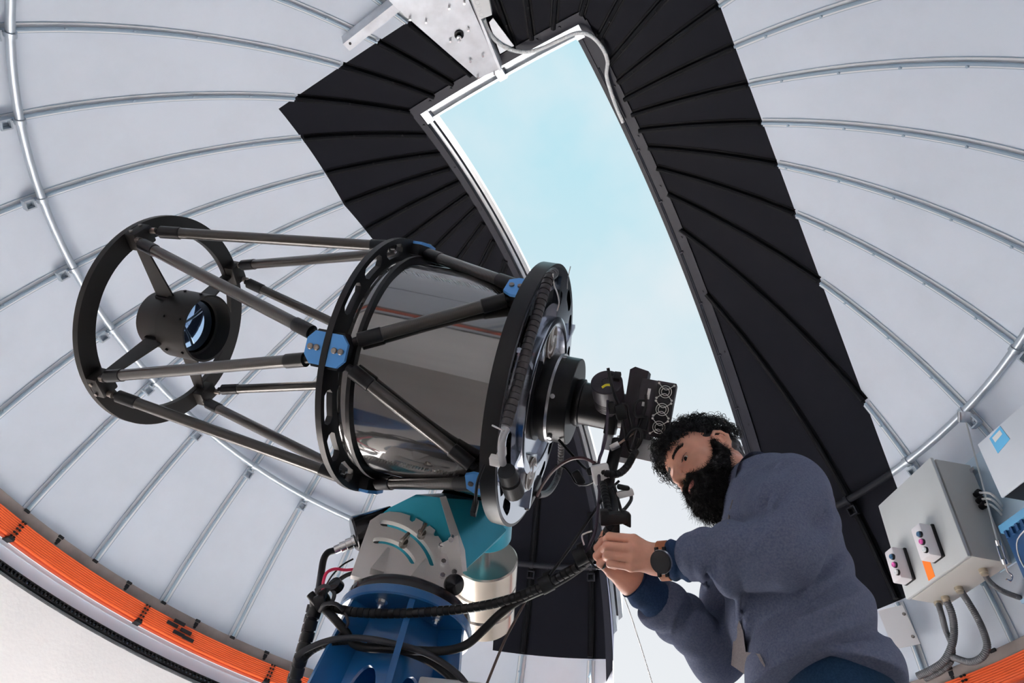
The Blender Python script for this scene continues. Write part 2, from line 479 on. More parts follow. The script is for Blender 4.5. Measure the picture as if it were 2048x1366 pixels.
for sgn in (-1, 1):
    b = MB(); x0, x1 = sgn * (XW - .004), sgn * (XW + (.036 if sgn < 0 else .05))
    band(b, [arc_x(x, r_, YT, YE) for x, r_ in ((x0, R - .012), (x1, R - .012), (x1, R - .003), (x0, R - .003))])
    band(b, [arc_x(x, r_, YT, YE) for x, r_ in ((x0, R - .012), (x0, R + .05), (x0 + sgn * .006, R + .05), (x0 + sgn * .006, R - .012))])
    y = -.5
    while y < 2.3:
        p = arc_x((x0 + x1) / 2, R - .012, y, y + .01, 1)[0]; nn = (OC - p).normalized()
        b.cyl(p, p + nn * .008, .007, 8); y += .34
    b.build('side_flange', M_trimd, frame)
    # rails on the outside of the opening carry the shutter
    for dx, rr_, w_ in ((0.002, R + .03, .024), (.034, R + .045, .026)):
        b = MB(); xa, xb = sgn * (XW - dx), sgn * (XW - dx - w_)
        band(b, [arc_x(x, r_, YT, YE) for x, r_ in ((xa, rr_), (xb, rr_), (xb, rr_ + .03), (xa, rr_ + .03))])
        b.build('rail', M_alu if sgn < 0 else M_trimd, frame)
    b = MB(); xa, xb = sgn * (XW - .024), sgn * (XW - .036)
    band(b, [arc_x(x, r_, YT, YE) for x, r_ in ((xa, R + .055), (xb, R + .055), (xb, R + .06), (xa, R + .06))])
    b.build('rail_groove', M_trimd, frame)
b = MB()
band(b, [arc_y(y, r_, -XW - .03, XW + .04) for y, r_ in ((YT + .004, R - .014), (YT - .055, R - .014), (YT - .055, R - .004), (YT + .004, R - .004))])
for x in np.linspace(-.45, .45, 7):
    p = arc_y(YT - .03, R - .014, x, x + .01, 1)[0]; b.cyl(p, p + (OC - p).normalized() * .009, .009, 8)
b.build('head_flange', M_trimd, frame)
b = MB()
band(b, [arc_y(y, r_, -XW, XW) for y, r_ in ((YT + .004, R + .0), (YT + .018, R + .0), (YT + .018, R + .04), (YT + .004, R + .04))])
band(b, [arc_y(y, r_, -XW, XW) for y, r_ in ((YT + .062, R + .0), (YT + .075, R + .0), (YT + .075, R + .04), (YT + .062, R + .04))])
band(b, [arc_y(y, r_, -XW, XW) for y, r_ in ((YT + .004, R + .036), (YT + .075, R + .036), (YT + .075, R + .042), (YT + .004, R + .042))])
for x in (-XW + .03, .0, XW - .03):
    p = arc_y(YT + .04, R, x, x + .01, 1)[0]
    b.box(p + Vector((0, 0, .01)), .05, .085, .03, Vector((1, 0, -x / R)), Vector((0, 1, .2)), Vector((0, -.2, 1)))
b.build('head_channel', M_alu, frame)
# cable clipped along the right flange
b = MB(); pts = [p + (OC - p).normalized() * .006 for p in arc_x(XW - .012, R - .012, -.30, 2.2, 60)]
b.tube(pts, .006, 6)
for p in pts[4::7]: b.box(p, .022, .012, .016)
b.build('clipped_cable', M_trimd, frame)

# ------------------------------------------------------------------ base ring, conductor rail, walls
NS = 160
def ringband(name, prof, m, parent=None, kind=None, label=None, seg=NS):
    return MB().lathe(prof, OC, Vector((0, 0, 1)), seg, close=True).build(name, m, parent, kind=kind, label=label)
base = thing('trim_3', OC, 'brown grey beam ring that carries the dome, with clips along it', kind='structure')
ringband('beam', [(.045, 2.475), (.045, 2.56), (-.035, 2.56), (-.035, 2.49), (.0, 2.475)], M_beam, base)
b = MB()
for k in range(72):
    a = math.radians(k * 5 + 1.1); o = Vector((math.cos(a), math.sin(a), 0)); t = Vector((-o.y, o.x, 0))
    b.box(OC + o * 2.474 + Vector((0, 0, .041)), .014, .028, .012, o, t)
    if k % 2 == 0:
        b.box(OC + o * 2.478 + Vector((0, 0, .022)), .008, .022, .02, o, t); b.cyl(OC + o * 2.48 + Vector((0, 0, .006)), OC + o * 2.474 + Vector((0, 0, .006)), .009, 8)
b.build('beam_clip', M_blackp, base)
rail = thing('conductor_rail', OC + Vector((-2.45, 0, -.11)), 'orange ribbed conductor rail running round the dome base', 'rail')
for k in range(9):
    z = -.018 - k * .0098
    ringband('conductor_bar', [(z, 2.452), (z, 2.475), (z - .0074, 2.475), (z - .0074, 2.452)], M_orange, rail)
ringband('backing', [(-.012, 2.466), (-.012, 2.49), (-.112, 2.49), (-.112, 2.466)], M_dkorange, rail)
pc = hitc(285, 1236, 2.452); ac = math.degrees(math.atan2(pc.y, pc.x))
for k in range(20):
    a = math.radians(ac + k * 18); o = Vector((math.cos(a), math.sin(a), 0)); t = Vector((-o.y, o.x, 0)); b = MB()
    for q in range(5):
        z = -.02 - q * .0196
        b.box(OC + o * 2.451 + Vector((0, 0, z)), .012, .010, .0075, o, t); b.box(OC + o * 2.451 + t * .016 + Vector((0, 0, z)), .012, .010, .0075, o, t)
    b.box(OC + o * 2.465 + t * .008 + Vector((0, 0, -.112)), .05, .034, .012, o, t)
    b.build('hanger_clip', M_blackp, rail)
p = hitc(345, 1270, 2.452); a0 = math.atan2(p.y, p.x)
b = MB()
for k, (da, z) in enumerate(((.0, -.020), (.012, -.044), (-.022, -.046), (-.01, -.072), (-.034, -.075))):
    o = Vector((math.cos(a0 + da), math.sin(a0 + da), 0)); t = Vector((-o.y, o.x, 0))
    b.box(OC + o * 2.450 + Vector((0, 0, z)), .012, .065, .017, o, t)
b.build('splice_cover', M_blackp, rail)
up = MB()
up.lathe([(-.112, 2.50), (-.112, 2.56), (-.228, 2.56), (-.228, 2.50)], OC, Vector((0, 0, 1)), NS, close=True)
up.lathe([(-.130, 2.496), (-.130, 2.50), (-.134, 2.50), (-.134, 2.496)], OC, Vector((0, 0, 1)), NS, close=True)
up.build('trim_4', M_wallsheet, None, kind='structure')
rack = thing('trim_5', OC + Vector((0, 0, -.23)), 'black toothed rack on a grey concrete ledge', kind='structure')
b = MB()
for z in (-.196, -.219): b.lathe([(z, 2.476), (z, 2.50), (z - .006, 2.50), (z - .006, 2.476)], OC, Vector((0, 0, 1)), NS, close=True)
for k in range(720):
    a = 2 * PI * k / 720; o = Vector((math.cos(a), math.sin(a), 0)); t = Vector((-o.y, o.x, 0))
    b.box(OC + o * 2.486 + Vector((0, 0, -.21)), .018, .008, .026, o, t)
b.build('toothed_rack', M_blackp, rack, kind='stuff')
rnd = random.Random(3); vs = []; fs = []; n = 480
for k in range(n):
    a = 2 * PI * k / n; o = Vector((math.cos(a), math.sin(a), 0)); j = rnd.uniform(-.008, .008) + .006 * math.sin(a * 37)
    for r_, z in ((2.494, -.229), (2.56, -.229), (2.56, -.30), (2.47, -.30), (2.478 + j * .5, -.252 + j)): vs.append(OC + o * r_ + Vector((0, 0, z)))
for k in range(n):
    l = (k + 1) % n
    for q in range(5): fs.append((k * 5 + q, k * 5 + (q + 1) % 5, l * 5 + (q + 1) % 5, l * 5 + q))
MB().add(vs, fs).build('ledge', M_concrete, rack, smooth=20)
ringband('wall_round', [(-.256, 2.455), (-.256, 2.62), (-H - .02, 2.62), (-H - .02, 2.455)], M_wall, kind='structure')
MB().cyl((0, 0, -.05), (0, 0, 0), 2.62, 96).build('floor', M_floor, kind='structure')
# ------------------------------------------------------------------ telescope
def carbon_mat(name, col, rough, scale, coat, ax_long):
    m = mat(name, col, rough, 0.0, coat=coat)
    nt = m.node_tree; N, L = nt.nodes, nt.links; p = N['Principled BSDF']
    tc = N.new('ShaderNodeTexCoord'); w = N.new('ShaderNodeTexWave'); w.wave_type = 'BANDS'; w.bands_direction = 'DIAGONAL'
    w.inputs['Scale'].default_value = scale; w.inputs['Distortion'].default_value = .6
    L.new(tc.outputs['Object'], w.inputs['Vector'])
    mx = N.new('ShaderNodeMix'); mx.data_type = 'RGBA'; mx.inputs['A'].default_value = (*col, 1)
    mx.inputs['B'].default_value = (col[0] * 1.7 + .002, col[1] * 1.7 + .002, col[2] * 1.7 + .002, 1)
    L.new(w.outputs['Fac'], mx.inputs['Factor']); L.new(mx.outputs['Result'], p.inputs['Base Color'])
    return m
M_carbon = carbon_mat('carbon_tube', (.012, .011, .011), .32, 60, 1.0, 0)
M_carbon.node_tree.nodes['Principled BSDF'].inputs['Coat IOR'].default_value = 2.6
M_carbon_r = carbon_mat('carbon_truss', (.013, .010, .008), .30, 90, .6, 0)
M_anod = mat('black_anodised', (.006, .006, .008), .34, .0, spec=.28)
M_wrap = mat('spiral_wrap', (.030, .027, .030), .38, spec=.5)
M_body = mat('dark_camera_paint', (.026, .021, .028), .42, spec=.3)
M_anodg = mat('black_anodised_gloss', (.02, .021, .025), .16, .6)
M_polish = mat('polished_black', (.42, .45, .52), .14, 1.0)
M_matt = mat('matt_black', (.009, .0075, .007), .48, spec=.3)
M_blueanod = mat('blue_anodised', (.07, .26, .60), .35, .3)
M_screw = mat('screw_head', (.25, .22, .20), .35, .9)
M_mirror = mat('coated_mirror', (.42, .60, .85), .04, 1.0)
M_emb = mat('emblem_bronze', (.16, .12, .10), .5)
M_white = mat('white_plastic', (.75, .75, .74), .4)
M_yellow = mat('yellow_tape', (.85, .72, .02), .5)

TN = Vector((-0.86803889, -0.46612234, 0.17099252)).normalized()
TA_ = TN.cross(Vector((0, 0, 1))).normalized(); TB_ = TN.cross(TA_).normalized()
TC = Vector((-0.00620633, -0.39369068, H - 0.12094142))
def tp(s, r_=0.0, deg=0.0):
    a = math.radians(deg)
    return TC + TN * s + (TA_ * math.cos(a) + TB_ * math.sin(a)) * r_
def tdir(deg): a = math.radians(deg); return TA_ * math.cos(a) + TB_ * math.sin(a)
ZB = (tp(-.35) + tdir(15) * .38)
tel = thing('telescope', ZB, 'large black carbon truss telescope pointing across the dome', 'telescope')

# front ring with its four blocks, spider and secondary mirror
fr = MB().ring(tp(.845), TN, .304, .366, .020, 96).build('front_ring', M_matt, tel)
for k in range(4):
    dg = k * 90 + .5; d, t = tdir(dg), TN.cross(tdir(dg)); b = MB()
    b.box(tp(.828, .335, dg), .075, .060, .042, t, d, TN, bev=.006)
    b.build('corner_block', M_matt, fr)
    b = MB()
    for q in (-.022, .018): b.cyl(tp(.83, .366, dg) + t * q, tp(.83, .371, dg) + t * q, .006, 8)
    for q in (-.03, .03): b.cyl(tp(.81, .345, dg) + t * q, tp(.79, .347, dg) + t * q * 1.1, .010, 10)
    b.build('block_screw', M_screw, fr)
for k in range(4):
    dg = k * 90 + .5; d, t = tdir(dg), TN.cross(tdir(dg))
    q = [tp(.865, .315, dg), tp(.825, .315, dg), tp(.785, .10, dg), tp(.86, .10, dg)]
    MB().prism([v - t * .003 for v in q], t * .006).build('spider_vane', M_matt, tel)
hub = MB()
hub.lathe([(.905, 0), (.905, .094), (.90, .098), (.806, .098)], TC, TN, 56)
hub.lathe([(.806, .098), (.804, .117), (.690, .117), (.690, .110), (.72, .106), (.735, .100), (.738, .092)], TC, TN, 56)
hb = hub.build('secondary_housing', M_matt, tel)
prof = [(.742 + .010 * (1 - (i / 8) ** 2) * -1 + .010, .096 * i / 8) for i in range(9)]
MB().lathe([(.735 + .012 * (i / 8) ** 2, .096 * i / 8) for i in range(9)], TC, TN, 56).build('secondary_mirror', M_mirror, hb)
b = MB()
for dg in (0, 60, 120, 180, 240, 300):
    for s in (.71, .775): b.cyl(tp(s, .117, dg + 20), tp(s, .124, dg + 20), .005, 8)
for dg in (0, 90, 180, 270): b.box(tp(.83, .10, dg), .07, .014, .018, TN, TN.cross(tdir(dg)), tdir(dg))
b.build('housing_screw', M_anod, hb)

# main ring: two plates with arc slots
def slots(r0, r1, nper=2):
    out = []
    for k in range(4):
        c0 = k * 90
        for j in range(nper):
            a0 = math.radians(c0 - 31 + j * 62 / nper + 2.5); a1 = math.radians(c0 - 31 + (j + 1) * 62 / nper - 2.5)
            out.append(arcslot(r0, r1, a0, a1))
    return out
b = MB(); b.plate([circ2(.400, 128), circ2(.322, 96)] + slots(.346, .384, 3), .018, tp(-.004), TA_, TB_)
b.build('main_ring', M_anod, tel)
b = MB(); b.plate([circ2(.352, 128), circ2(.322, 96)], .012, tp(-.062), TA_, TB_)
b.build('inner_ring', M_anod, tel)
# carbon tube with a lip
b = MB(); b.lathe([(-.02, .318), (-.02, .334), (-.05, .334), (-.056, .329), (-.455, .329), (-.455, .318)], TC, TN, 128, close=True)
b.build('carbon_tube', M_carbon, tel)
MB().lathe([(-.40, .0), (-.40, .25), (-.385, .318), (-.41, .318), (-.41, .0)], TC, TN, 48).build('primary_mirror', M_mirror, tel)

NODE = [45.0, 135.0, 225.0, 315.0]
for dg in NODE:                                      # blue node plates on the main ring
    d, t = tdir(dg), TN.cross(tdir(dg)).normalized()
    oct_ = [(-.060, -.022), (-.040, -.044), (.040, -.044), (.060, -.022), (.060, .022), (.040, .044), (-.040, .044), (-.060, .022)]
    nd = MB().prism([tp(-.004, .352, dg) + TN * x * .95 + t * y * 1.15 for x, y in oct_], d * .034).build('node_block', M_anod, tel)
    MB().prism([tp(-.004, .386, dg) + TN * x + t * y for x, y in oct_], d * .010).build('node_plate', M_blueanod, nd)
    b = MB()
    for x in (-.045, -.026, .026, .045): b.cyl(tp(-.004, .396, dg) + TN * x, tp(-.004, .402, dg) + TN * x, .0085, 12, bev=.002)
    b.build('node_bolt', M_screw, nd)
REAR = [0.0, 90.0, 180.0, 270.0]
def strut(p0, p1, r_=.0175, col=.055):
    p0, p1 = Vector(p0), Vector(p1); u = (p1 - p0).normalized()
    s_ = MB().tube([p0 + u * .03, p1 - u * .03], r_, 18).build('truss_tube', M_carbon_r, tel)
    for e0, sg in ((p0, 1), (p1, -1)):
        MB().lathe([(.004, .0), (.004, .010), (.018, .0115), (.020, r_ + .0025), (.082, r_ + .0025), (.084, r_)], e0, u * sg, 18).build('end_collar', M_anod, s_)
for k in range(4):
    for sg in (-1, 1):
        fa = k * 90 + .5; na = k * 90 + 45 * sg
        strut(tp(.80, .342, fa + 6 * sg), tp(.045, .372, na - 5 * sg))
        strut(tp(-.055, .365, na - 5 * sg), tp(-.435, .352, fa + 4.5 * sg))
for dg in REAR:                                       # blue plates at the back
    d, t = tdir(dg), TN.cross(tdir(dg)).normalized()
    hx = [(.035, -.026), (.035, .026), (.012, .040), (-.035, .040), (-.035, -.040), (.012, -.040)]
    nd = MB().prism([tp(-.445, .332, dg) + TN * x + t * y for x, y in hx], d * .034).build('node_block', M_anod, tel)
    MB().prism([tp(-.445, .366, dg) + TN * x + t * y for x, y in hx], d * .008).build('node_plate', M_blueanod, nd)
    b = MB()
    for x in (-.004, .02): b.cyl(tp(-.445, .374, dg) + TN * x, tp(-.445, .379, dg) + TN * x, .0075, 12)
    b.build('node_bolt', M_screw, nd)

# back plate with windows, ribs, fans and the focuser
sl = slots(.330, .366, 3)
win = []
for k in (1, 3, 5):
    a0, a1 = math.radians(k * 60 + 8), math.radians(k * 60 + 52)
    win.append(arcslot(.275, .318, a0, a1))
b = MB(); b.plate([circ2(.380, 128), circ2(.10, 48)] + sl + win, .016, tp(-.493), TA_, TB_)
bp = b.build('back_plate', M_polish, tel)
b = MB(); b.ring(tp(-.499), TN, .3805, .390, .043, 128); b.ring(tp(-.484), TN, .362, .388, .028, 128); b.build('back_rim', M_anod, tel)
MB().lathe([(-.462, .0), (-.462, .33), (-.47, .33), (-.47, 0)], TC, TN, 64).build('mirror_cell', M_anod, tel)
b = MB(); b.lathe([(-.501, .205), (-.520, .208), (-.524, .222), (-.520, .236), (-.501, .238)], TC, TN, 96); b.build('back_rib', M_polish, bp)
for k in range(6):
    dg = k * 60 + 30; d, t = tdir(dg), TN.cross(tdir(dg)).normalized()
    MB().box(tp(-.508, .29, dg), .014, .13, .018, t, d, TN).build('radial_rib', M_polish, bp)
NB = -TN
for (px, py) in ((1097, 682), (1055, 945)):
    c = hitp(px, py, tp(-.508), TN); rr = c - tp(-.508); d = rr.normalized(); t = TN.cross(d).normalized()
    fn = MB().box(c, .112, .112, .016, d, t, TN, bev=.004).build('fan_cover', M_white if False else M_alu, bp)
    c2 = c + NB * .0085
    MB().lathe([(0, .0), (0, .049), (.003, .049), (.003, .0)], c2, NB, 40).build('emblem_disc', M_emb, fn)
    b = MB()                                            # pinwheel emblem: three curved arms and a rim
    b.lathe([(.003, .047), (.005, .047), (.005, .050), (.003, .050)], c2, NB, 40, close=True)
    for q in range(3):
        pts = []
        for i in range(12):
            u = i / 11; an = q * 2 * PI / 3 + 2.3 * u; r_ = .048 * u
            pts.append(c2 + NB * .004 + (d * math.cos(an) + t * math.sin(an)) * r_)
        b.tube(pts, [.006 - .003 * i / 11 for i in range(12)], 6)
    b.lathe([(.003, 0), (.006, .009), (.003, .012)], c2, NB, 16)
    b.build('pinwheel_emblem', M_white, fn)
foc = MB()
foc.lathe([(-.500, .0), (-.500, .135), (-.512, .135), (-.514, .122), (-.528, .122), (-.530, .132), (-.548, .132), (-.549, .128)], TC, TN, 72)
fo = foc.build('focuser_flange', M_anod, tel)
MB().lathe([(-.549, .100), (-.549, .1335), (-.557, .1335), (-.557, .100)], TC, TN, 72, close=True).build('silver_ring', M_steel, fo)
MB().lathe([(-.557, .0), (-.557, .127), (-.606, .127), (-.608, .125), (-.608, .0)], TC, TN, 72).build('focuser_drum', M_anod, fo)
b = MB()
for dg in range(0, 360, 60): b.cyl(tp(-.565, .127, dg + 15), tp(-.565, .136, dg + 15), .007, 10)
b.build('clamp_screw', M_steel, fo)
b = MB(); b.lathe([(-.608, .0), (-.608, .066), (-.618, .070), (-.628, .070), (-.630, .062), (-.71, .062), (-.712, .060), (-.712, 0)], TC, TN, 48)
b.build('drawtube', M_anod, fo)
# spiral-wrapped cable on the edge of the back plate
def spiral(pts, r_, pitch, m, name, parent, n=10):
    """spiral-wrapped cable: tube whose radius steps at every turn"""
    path = spline(pts, n); L = [0.0]
    for i in range(1, len(path)): L.append(L[-1] + (path[i] - path[i - 1]).length)
    tot = L[-1]; turns = max(3, int(tot / pitch)); out = []; rs = []
    import bisect
    def pos(s):
        i = min(max(bisect.bisect_right(L, s) - 1, 0), len(path) - 2)
        u = (s - L[i]) / max(1e-9, L[i + 1] - L[i]); return path[i].lerp(path[i + 1], u)
    for k in range(turns):
        for f, rr in ((.0, r_), (.45, r_ * 1.02), (.80, r_), (.83, r_ * .80), (.97, r_ * .80)):
            out.append(pos((k + f) / turns * tot)); rs.append(rr)
    return MB().tube(out, rs, 10).build(name, m, parent)
ed = [(1108, 545), (1098, 556), (1088, 585), (1074, 630), (1058, 682), (1044, 735), (1032, 780), (1020, 822), (1012, 852)]
spiral([hitp(x, y, tp(-.518), TN) for x, y in ed], .0145, .016, M_wrap, 'wrapped_cable', tel)
ed = [(1122, 858), (1122, 905), (1119, 940), (1110, 965), (1095, 985), (1076, 990)]
spiral([hitp(x, y, tp(-.52), TN) for x, y in ed], .011, .014, M_wrap, 'wrapped_cable', tel)
# grey lead, plug and sockets hanging at the lower back
b = MB(); b.tube(spline([hitp(x, y, tp(-.53), TN) for x, y in ((1012, 856), (1004, 880), (1003, 910), (1010, 945))], 8), .009, 10); b.build('grey_lead', mat('light_grey_rubber', (.45, .46, .48), .5), tel)
P0 = hitp(1013, 942, tp(-.545), TN); P1 = hitp(1032, 995, tp(-.56), TN); u = (P1 - P0).normalized()
b = MB(); b.lathe([(0, 0), (0, .022), (.034, .024), (.036, .020), (.04, .020), (.042, .026), (.09, .026), (.092, .018), (.092, 0)], P0, u, 14)
b.build('plug', M_blackp, tel)
b = MB(); c = hitp(996, 912, tp(-.50), TN); b.box(c, .028, .05, .03, tdir(0), tdir(90), TN, bev=.003); b.build('white_connector', M_white, tel)
b = MB(); p = [at(1030, 780, 1.98)]
b.tube(spline([hitp(x, y, tp(-.48), TN) for x, y in ((968, 930), (955, 965), (951, 1000), (949, 1013))], 6), .004, 6); c = hitp(949, 1016, tp(-.48), TN)
b.box(c, .014, .04, .014, TN, Vector((0, 0, 1)), tdir(0)); b.build('loose_plug', M_blackp, tel)
b = MB(); b.tube([hitp(x, y, tp(-.53), TN) for x, y in ((985, 851), (1000, 858), (1013, 862))], .0022, 6)
b.tube(spline([hitp(x, y, tp(-.50), TN) for x, y in ((1134, 578), (1135, 560), (1141, 533))], 4), .0016, 6)
b.tube(spline([hitp(x, y, tp(-.53), TN) for x, y in ((1106, 548), (1108, 570), (1114, 585), (1118, 605), (1114, 622))], 4), .0022, 6)
b.build('cable_tie', M_white, tel)
# dovetail bar under the tube
DEC = 15.0; DS = -.35
d, t = tdir(DEC), TN.cross(tdir(DEC)).normalized()
MB().box(tp(-.25, .352, DEC), .52, .14, .045, TN, t, d, bev=.006).build('dovetail_bar', M_anod, tel)
for s in (-.04, -.45): MB().box(tp(s, .35, DEC), .05, .20, .05, TN, t, d, bev=.004).build('bar_clamp', M_anod, tel)

# ------------------------------------------------------------------ imaging camera, filter wheel and guide camera
E1 = -TN
E3 = (CAM - tp(-.8)); E3 = (E3 - E1 * E3.dot(E1)).normalized(); E2 = E3.cross(E1).normalized()
if E2.dot(UP) < 0: E2 = -E2
def cp(s, v, w=0.0): return TC + E1 * s + E2 * v + E3 * w
cam_t = thing('imaging_camera', cp(.85, -.09), 'black boxy astronomy camera with three cooling fans behind the telescope', 'camera')
b = MB(); b.prism([cp(s, v, -.055) for s, v in ((.752, .118), (.765, .128), (.803, .122), (.803, -.125), (.758, -.125))], E3 * .118)
b.build('filter_wheel', M_body, cam_t)
cb = MB().box(cp(.815, .018, 0), .052, .165, .135, E1, E2, E3, bev=.003).build('camera_body', M_body, cam_t)
MB().box(cp(.858, .024, .0), .052, .155, .138, E1, E2, E3, bev=.002).build('fan_block', M_body, cam_t)
MB().box(cp(.842, -.092, -.022), .076, .062, .09, E1, E2, E3, bev=.002).build('power_box', M_galv, cam_t)
MB().box(cp(.776, -.105, .0), .052, .072, .11, E1, E2, E3, bev=.002).build('power_box', M_galv, cam_t)
M_wire = mat('fan_wire', (.78, .76, .72), .3, .8)
for v in (.074, .025, -.024):
    c = cp(.858, v, .0692)
    f_ = MB().lathe([(0, .0185), (0, .0215), (.004, .0215), (.004, .0185)], c, E3, 28, close=True).build('fan_ring', M_anod, cam_t)
    MB().lathe([(0, 0), (.0005, .0185)], c, E3, 28).build('fan_opening', mat('fan_hole', (.004, .004, .005), .7), f_)
    b = MB()
    for r_ in (.0165, .0105): b.tube([c + E3 * .006 + (E1 * math.cos(a) + E2 * math.sin(a)) * r_ for a in np.linspace(0, 2 * PI, 25)[:-1]], .0011, 6, closed=True)
    for sg in (-1, 1):
        b.tube(spline([c + E3 * .0065 + E1 * x * .024 + E2 * y * sg * .024 for x, y in ((-.85, .85), (-.3, .35), (0, .22), (.3, .35), (.85, .85))], 5), .0011, 6)
    for sx in (-1, 1):
        for sy in (-1, 1): b.cyl(c + E1 * .0205 * sx + E2 * .0205 * sy, c + E1 * .0205 * sx + E2 * .0205 * sy + E3 * .007, .0032, 10)
    b.build('fan_guard', M_wire, f_)
b = MB(); b.box(cp(.808, .03, .069), .012, .012, .004, E1, E2, E3); b.box(cp(.815, .06, .071), .008, .03, .008, E1, E2, E3); b.build('socket', M_steel, cb)
b = MB(); b.box(cp(.815, -.02, .078), .026, .04, .022, E1, E2, E3, bev=.005); b.box(cp(.822, -.055, .076), .014, .012, .01, E1, E2, E3); b.build('cable_plug', M_blackp, cb)
b = MB(); b.lathe([(.712, 0), (.712, .056), (.722, .058), (.74, .058), (.742, .05), (.756, .05), (.756, 0)], TC, E1, 40); b.build('adapter_ring', M_anod, cam_t)
b = MB(); b.box(cp(.724, -.045, .012), .030, .055, .075, E1, E2, E3, bev=.004); b.build('guider_block', M_anod, cam_t)
MB().box(cp(.722, -.092, .012), .026, .05, .035, E1, E2, E3, bev=.003).build('silver_foot', M_galv, cam_t)
gd = (E2 * .60 + E3 * .78 - E1 * .12).normalized()
G0 = cp(.716, .0, .035)
g_ = thing('guide_camera', G0, 'small round black guide camera on top of the drawtube', 'camera')
b = MB(); b.lathe([(.0, .0), (.0, .030), (.018, .030), (.020, .040)] + [(.022 + .0055 * i + dx, r_) for i in range(7) for dx, r_ in ((0, .036), (.0022, .036), (.0024, .0425), (.0052, .0425))] + [(.064, .0435), (.112, .0435), (.114, .0415), (.114, 0)], G0, gd, 40)
b.build('finned_body', M_body, g_)
fx = (E1 - gd * E1.dot(gd)).normalized(); fy = gd.cross(fx)
b = MB(); c = G0 + gd * .1142
for i in range(12):
    a = 2 * PI * i / 12; b.cyl(c + (fx * math.cos(a) + fy * math.sin(a)) * .0125, c + (fx * math.cos(a) + fy * math.sin(a)) * .0125 + gd * .0006, .0023, 8)
b.cyl(c + fx * .008 + fy * .028, c + fx * .008 + fy * .028 + gd * .0006, .0055, 12)
b.build('vent_hole', mat('vent_black', (.002, .002, .002), .9), g_)
b = MB(); b.box(c + fx * .026 + fy * .018 + gd * .006, .018, .026, .014, fx, fy, gd, bev=.002); b.build('usb_plug', M_blackp, g_)
b = MB(); b.tube(spline([at(x, y, 1.80) for x, y in ((1204, 775), (1212, 770), (1222, 770))], 4), .0032, 6); b.build('yellow_tie', M_yellow, g_)
# ------------------------------------------------------------------ mount and pier
M_teal = mat('teal_anodised', (.015, .27, .38), .30, .5, var=.08, vscale=5)
M_mill = mat('milled_aluminium', (.80, .78, .76), .42, .45, var=.04, vscale=4)
M_pier = mat('blue_enamel', (.007, .095, .275), .28, .0, coat=.4, var=.08, vscale=6)
M_cw = mat('turned_steel', (.50, .46, .41), .24, .95, var=.10, vscale=6)
G = Vector((.697, -.717, 0)); GX = Vector((.717, .697, 0)); UZ = Vector((0, 0, 1))
FZ = H - .77
pier = thing('pier', (0, 0, 0), 'blue enamelled steel pier with welded ribs and oval holes', 'pier')
MB().lathe([(FZ - .028, 0), (FZ - .028, .178), (FZ - .024, .182), (FZ - .003, .182), (FZ, .178), (FZ, 0)], (0, 0, 0), UZ, 72).build('top_flange', M_pier, pier)
# tapered column: six flat panels, each with an oval hole, between six radial ribs
zt, zb, rt_, rb_ = FZ - .028, .02, .105, .235
for k in range(6):
    a0 = math.radians(k * 60 + 14.2); am = a0 + PI / 6
    o = Vector((math.cos(am), math.sin(am), 0)); t = Vector((-o.y, o.x, 0))
    top, bot = o * rt_ * .87 + UZ * zt, o * rb_ * .87 + UZ * zb
    Y = (top - bot).normalized(); L = (top - bot).length; wt, wb = rt_ * .5, rb_ * .5
    outer = [(-wb, 0), (wb, 0), (wt, L), (-wt, L)]; holes = []
    for yc, hh in ((L - .26, .11), (L - .62, .15), (L - .98, .13)):
        ww = (wt + (wb - wt) * (L - yc) / L) * .60
        holes.append([(ww * math.cos(x), yc + hh * math.copysign(abs(math.sin(x)) ** .9, math.sin(x))) for x in np.linspace(0, 2 * PI, 33)[:-1]])
    MB().plate([outer] + holes, .010, bot, t, Y).build('panel', M_pier, pier)
    o2 = Vector((math.cos(a0), math.sin(a0), 0)); t2 = Vector((-o2.y, o2.x, 0))
    q = [o2 * rt_ * .98 + UZ * zt, o2 * .172 + UZ * zt, o2 * .345 + UZ * zb, o2 * rb_ * .98 + UZ * zb]
    MB().prism([v - t2 * .0075 for v in q], t2 * .015).build('rib', M_pier, pier)
b = MB()
for k in range(6):
    for dr in (.145,):
        a = math.radians(k * 60 + 44.2); p = Vector((math.cos(a), math.sin(a), 0)) * dr + UZ * (FZ - .028)
        b.cyl(p, p - UZ * .004, .016, 16); b.cyl(p - UZ * .004, p - UZ * .016, .010, 6); b.cyl(p - UZ * .016, p - UZ * .026, .006, 10)
b.build('flange_bolt', M_steel, pier)
MB().lathe([(0, 0), (0, .40), (.02, .40), (.02, 0)], (0, 0, 0), UZ, 48).build('foot_plate', M_pier, pier)

mount = thing('telescope_mount', (0, 0, FZ), 'silver and teal equatorial mount head on the blue pier', 'mount')
MB().lathe([(0, 0), (0, .168), (.006, .172), (.030, .172), (.034, .168), (.034, 0)], (0, 0, FZ), UZ, 72).build('azimuth_ring', M_anodg, mount)
PB = Vector((0, 0, FZ + .034)) + G * .085
def w2(x, y):
    q = hitp(x, y, PB, G); return ((q - PB).dot(GX), (q - PB).z)
out_px = [(697, 1166), (740, 1045), (760, 1032), (778, 1027), (800, 1029), (819, 1035)]
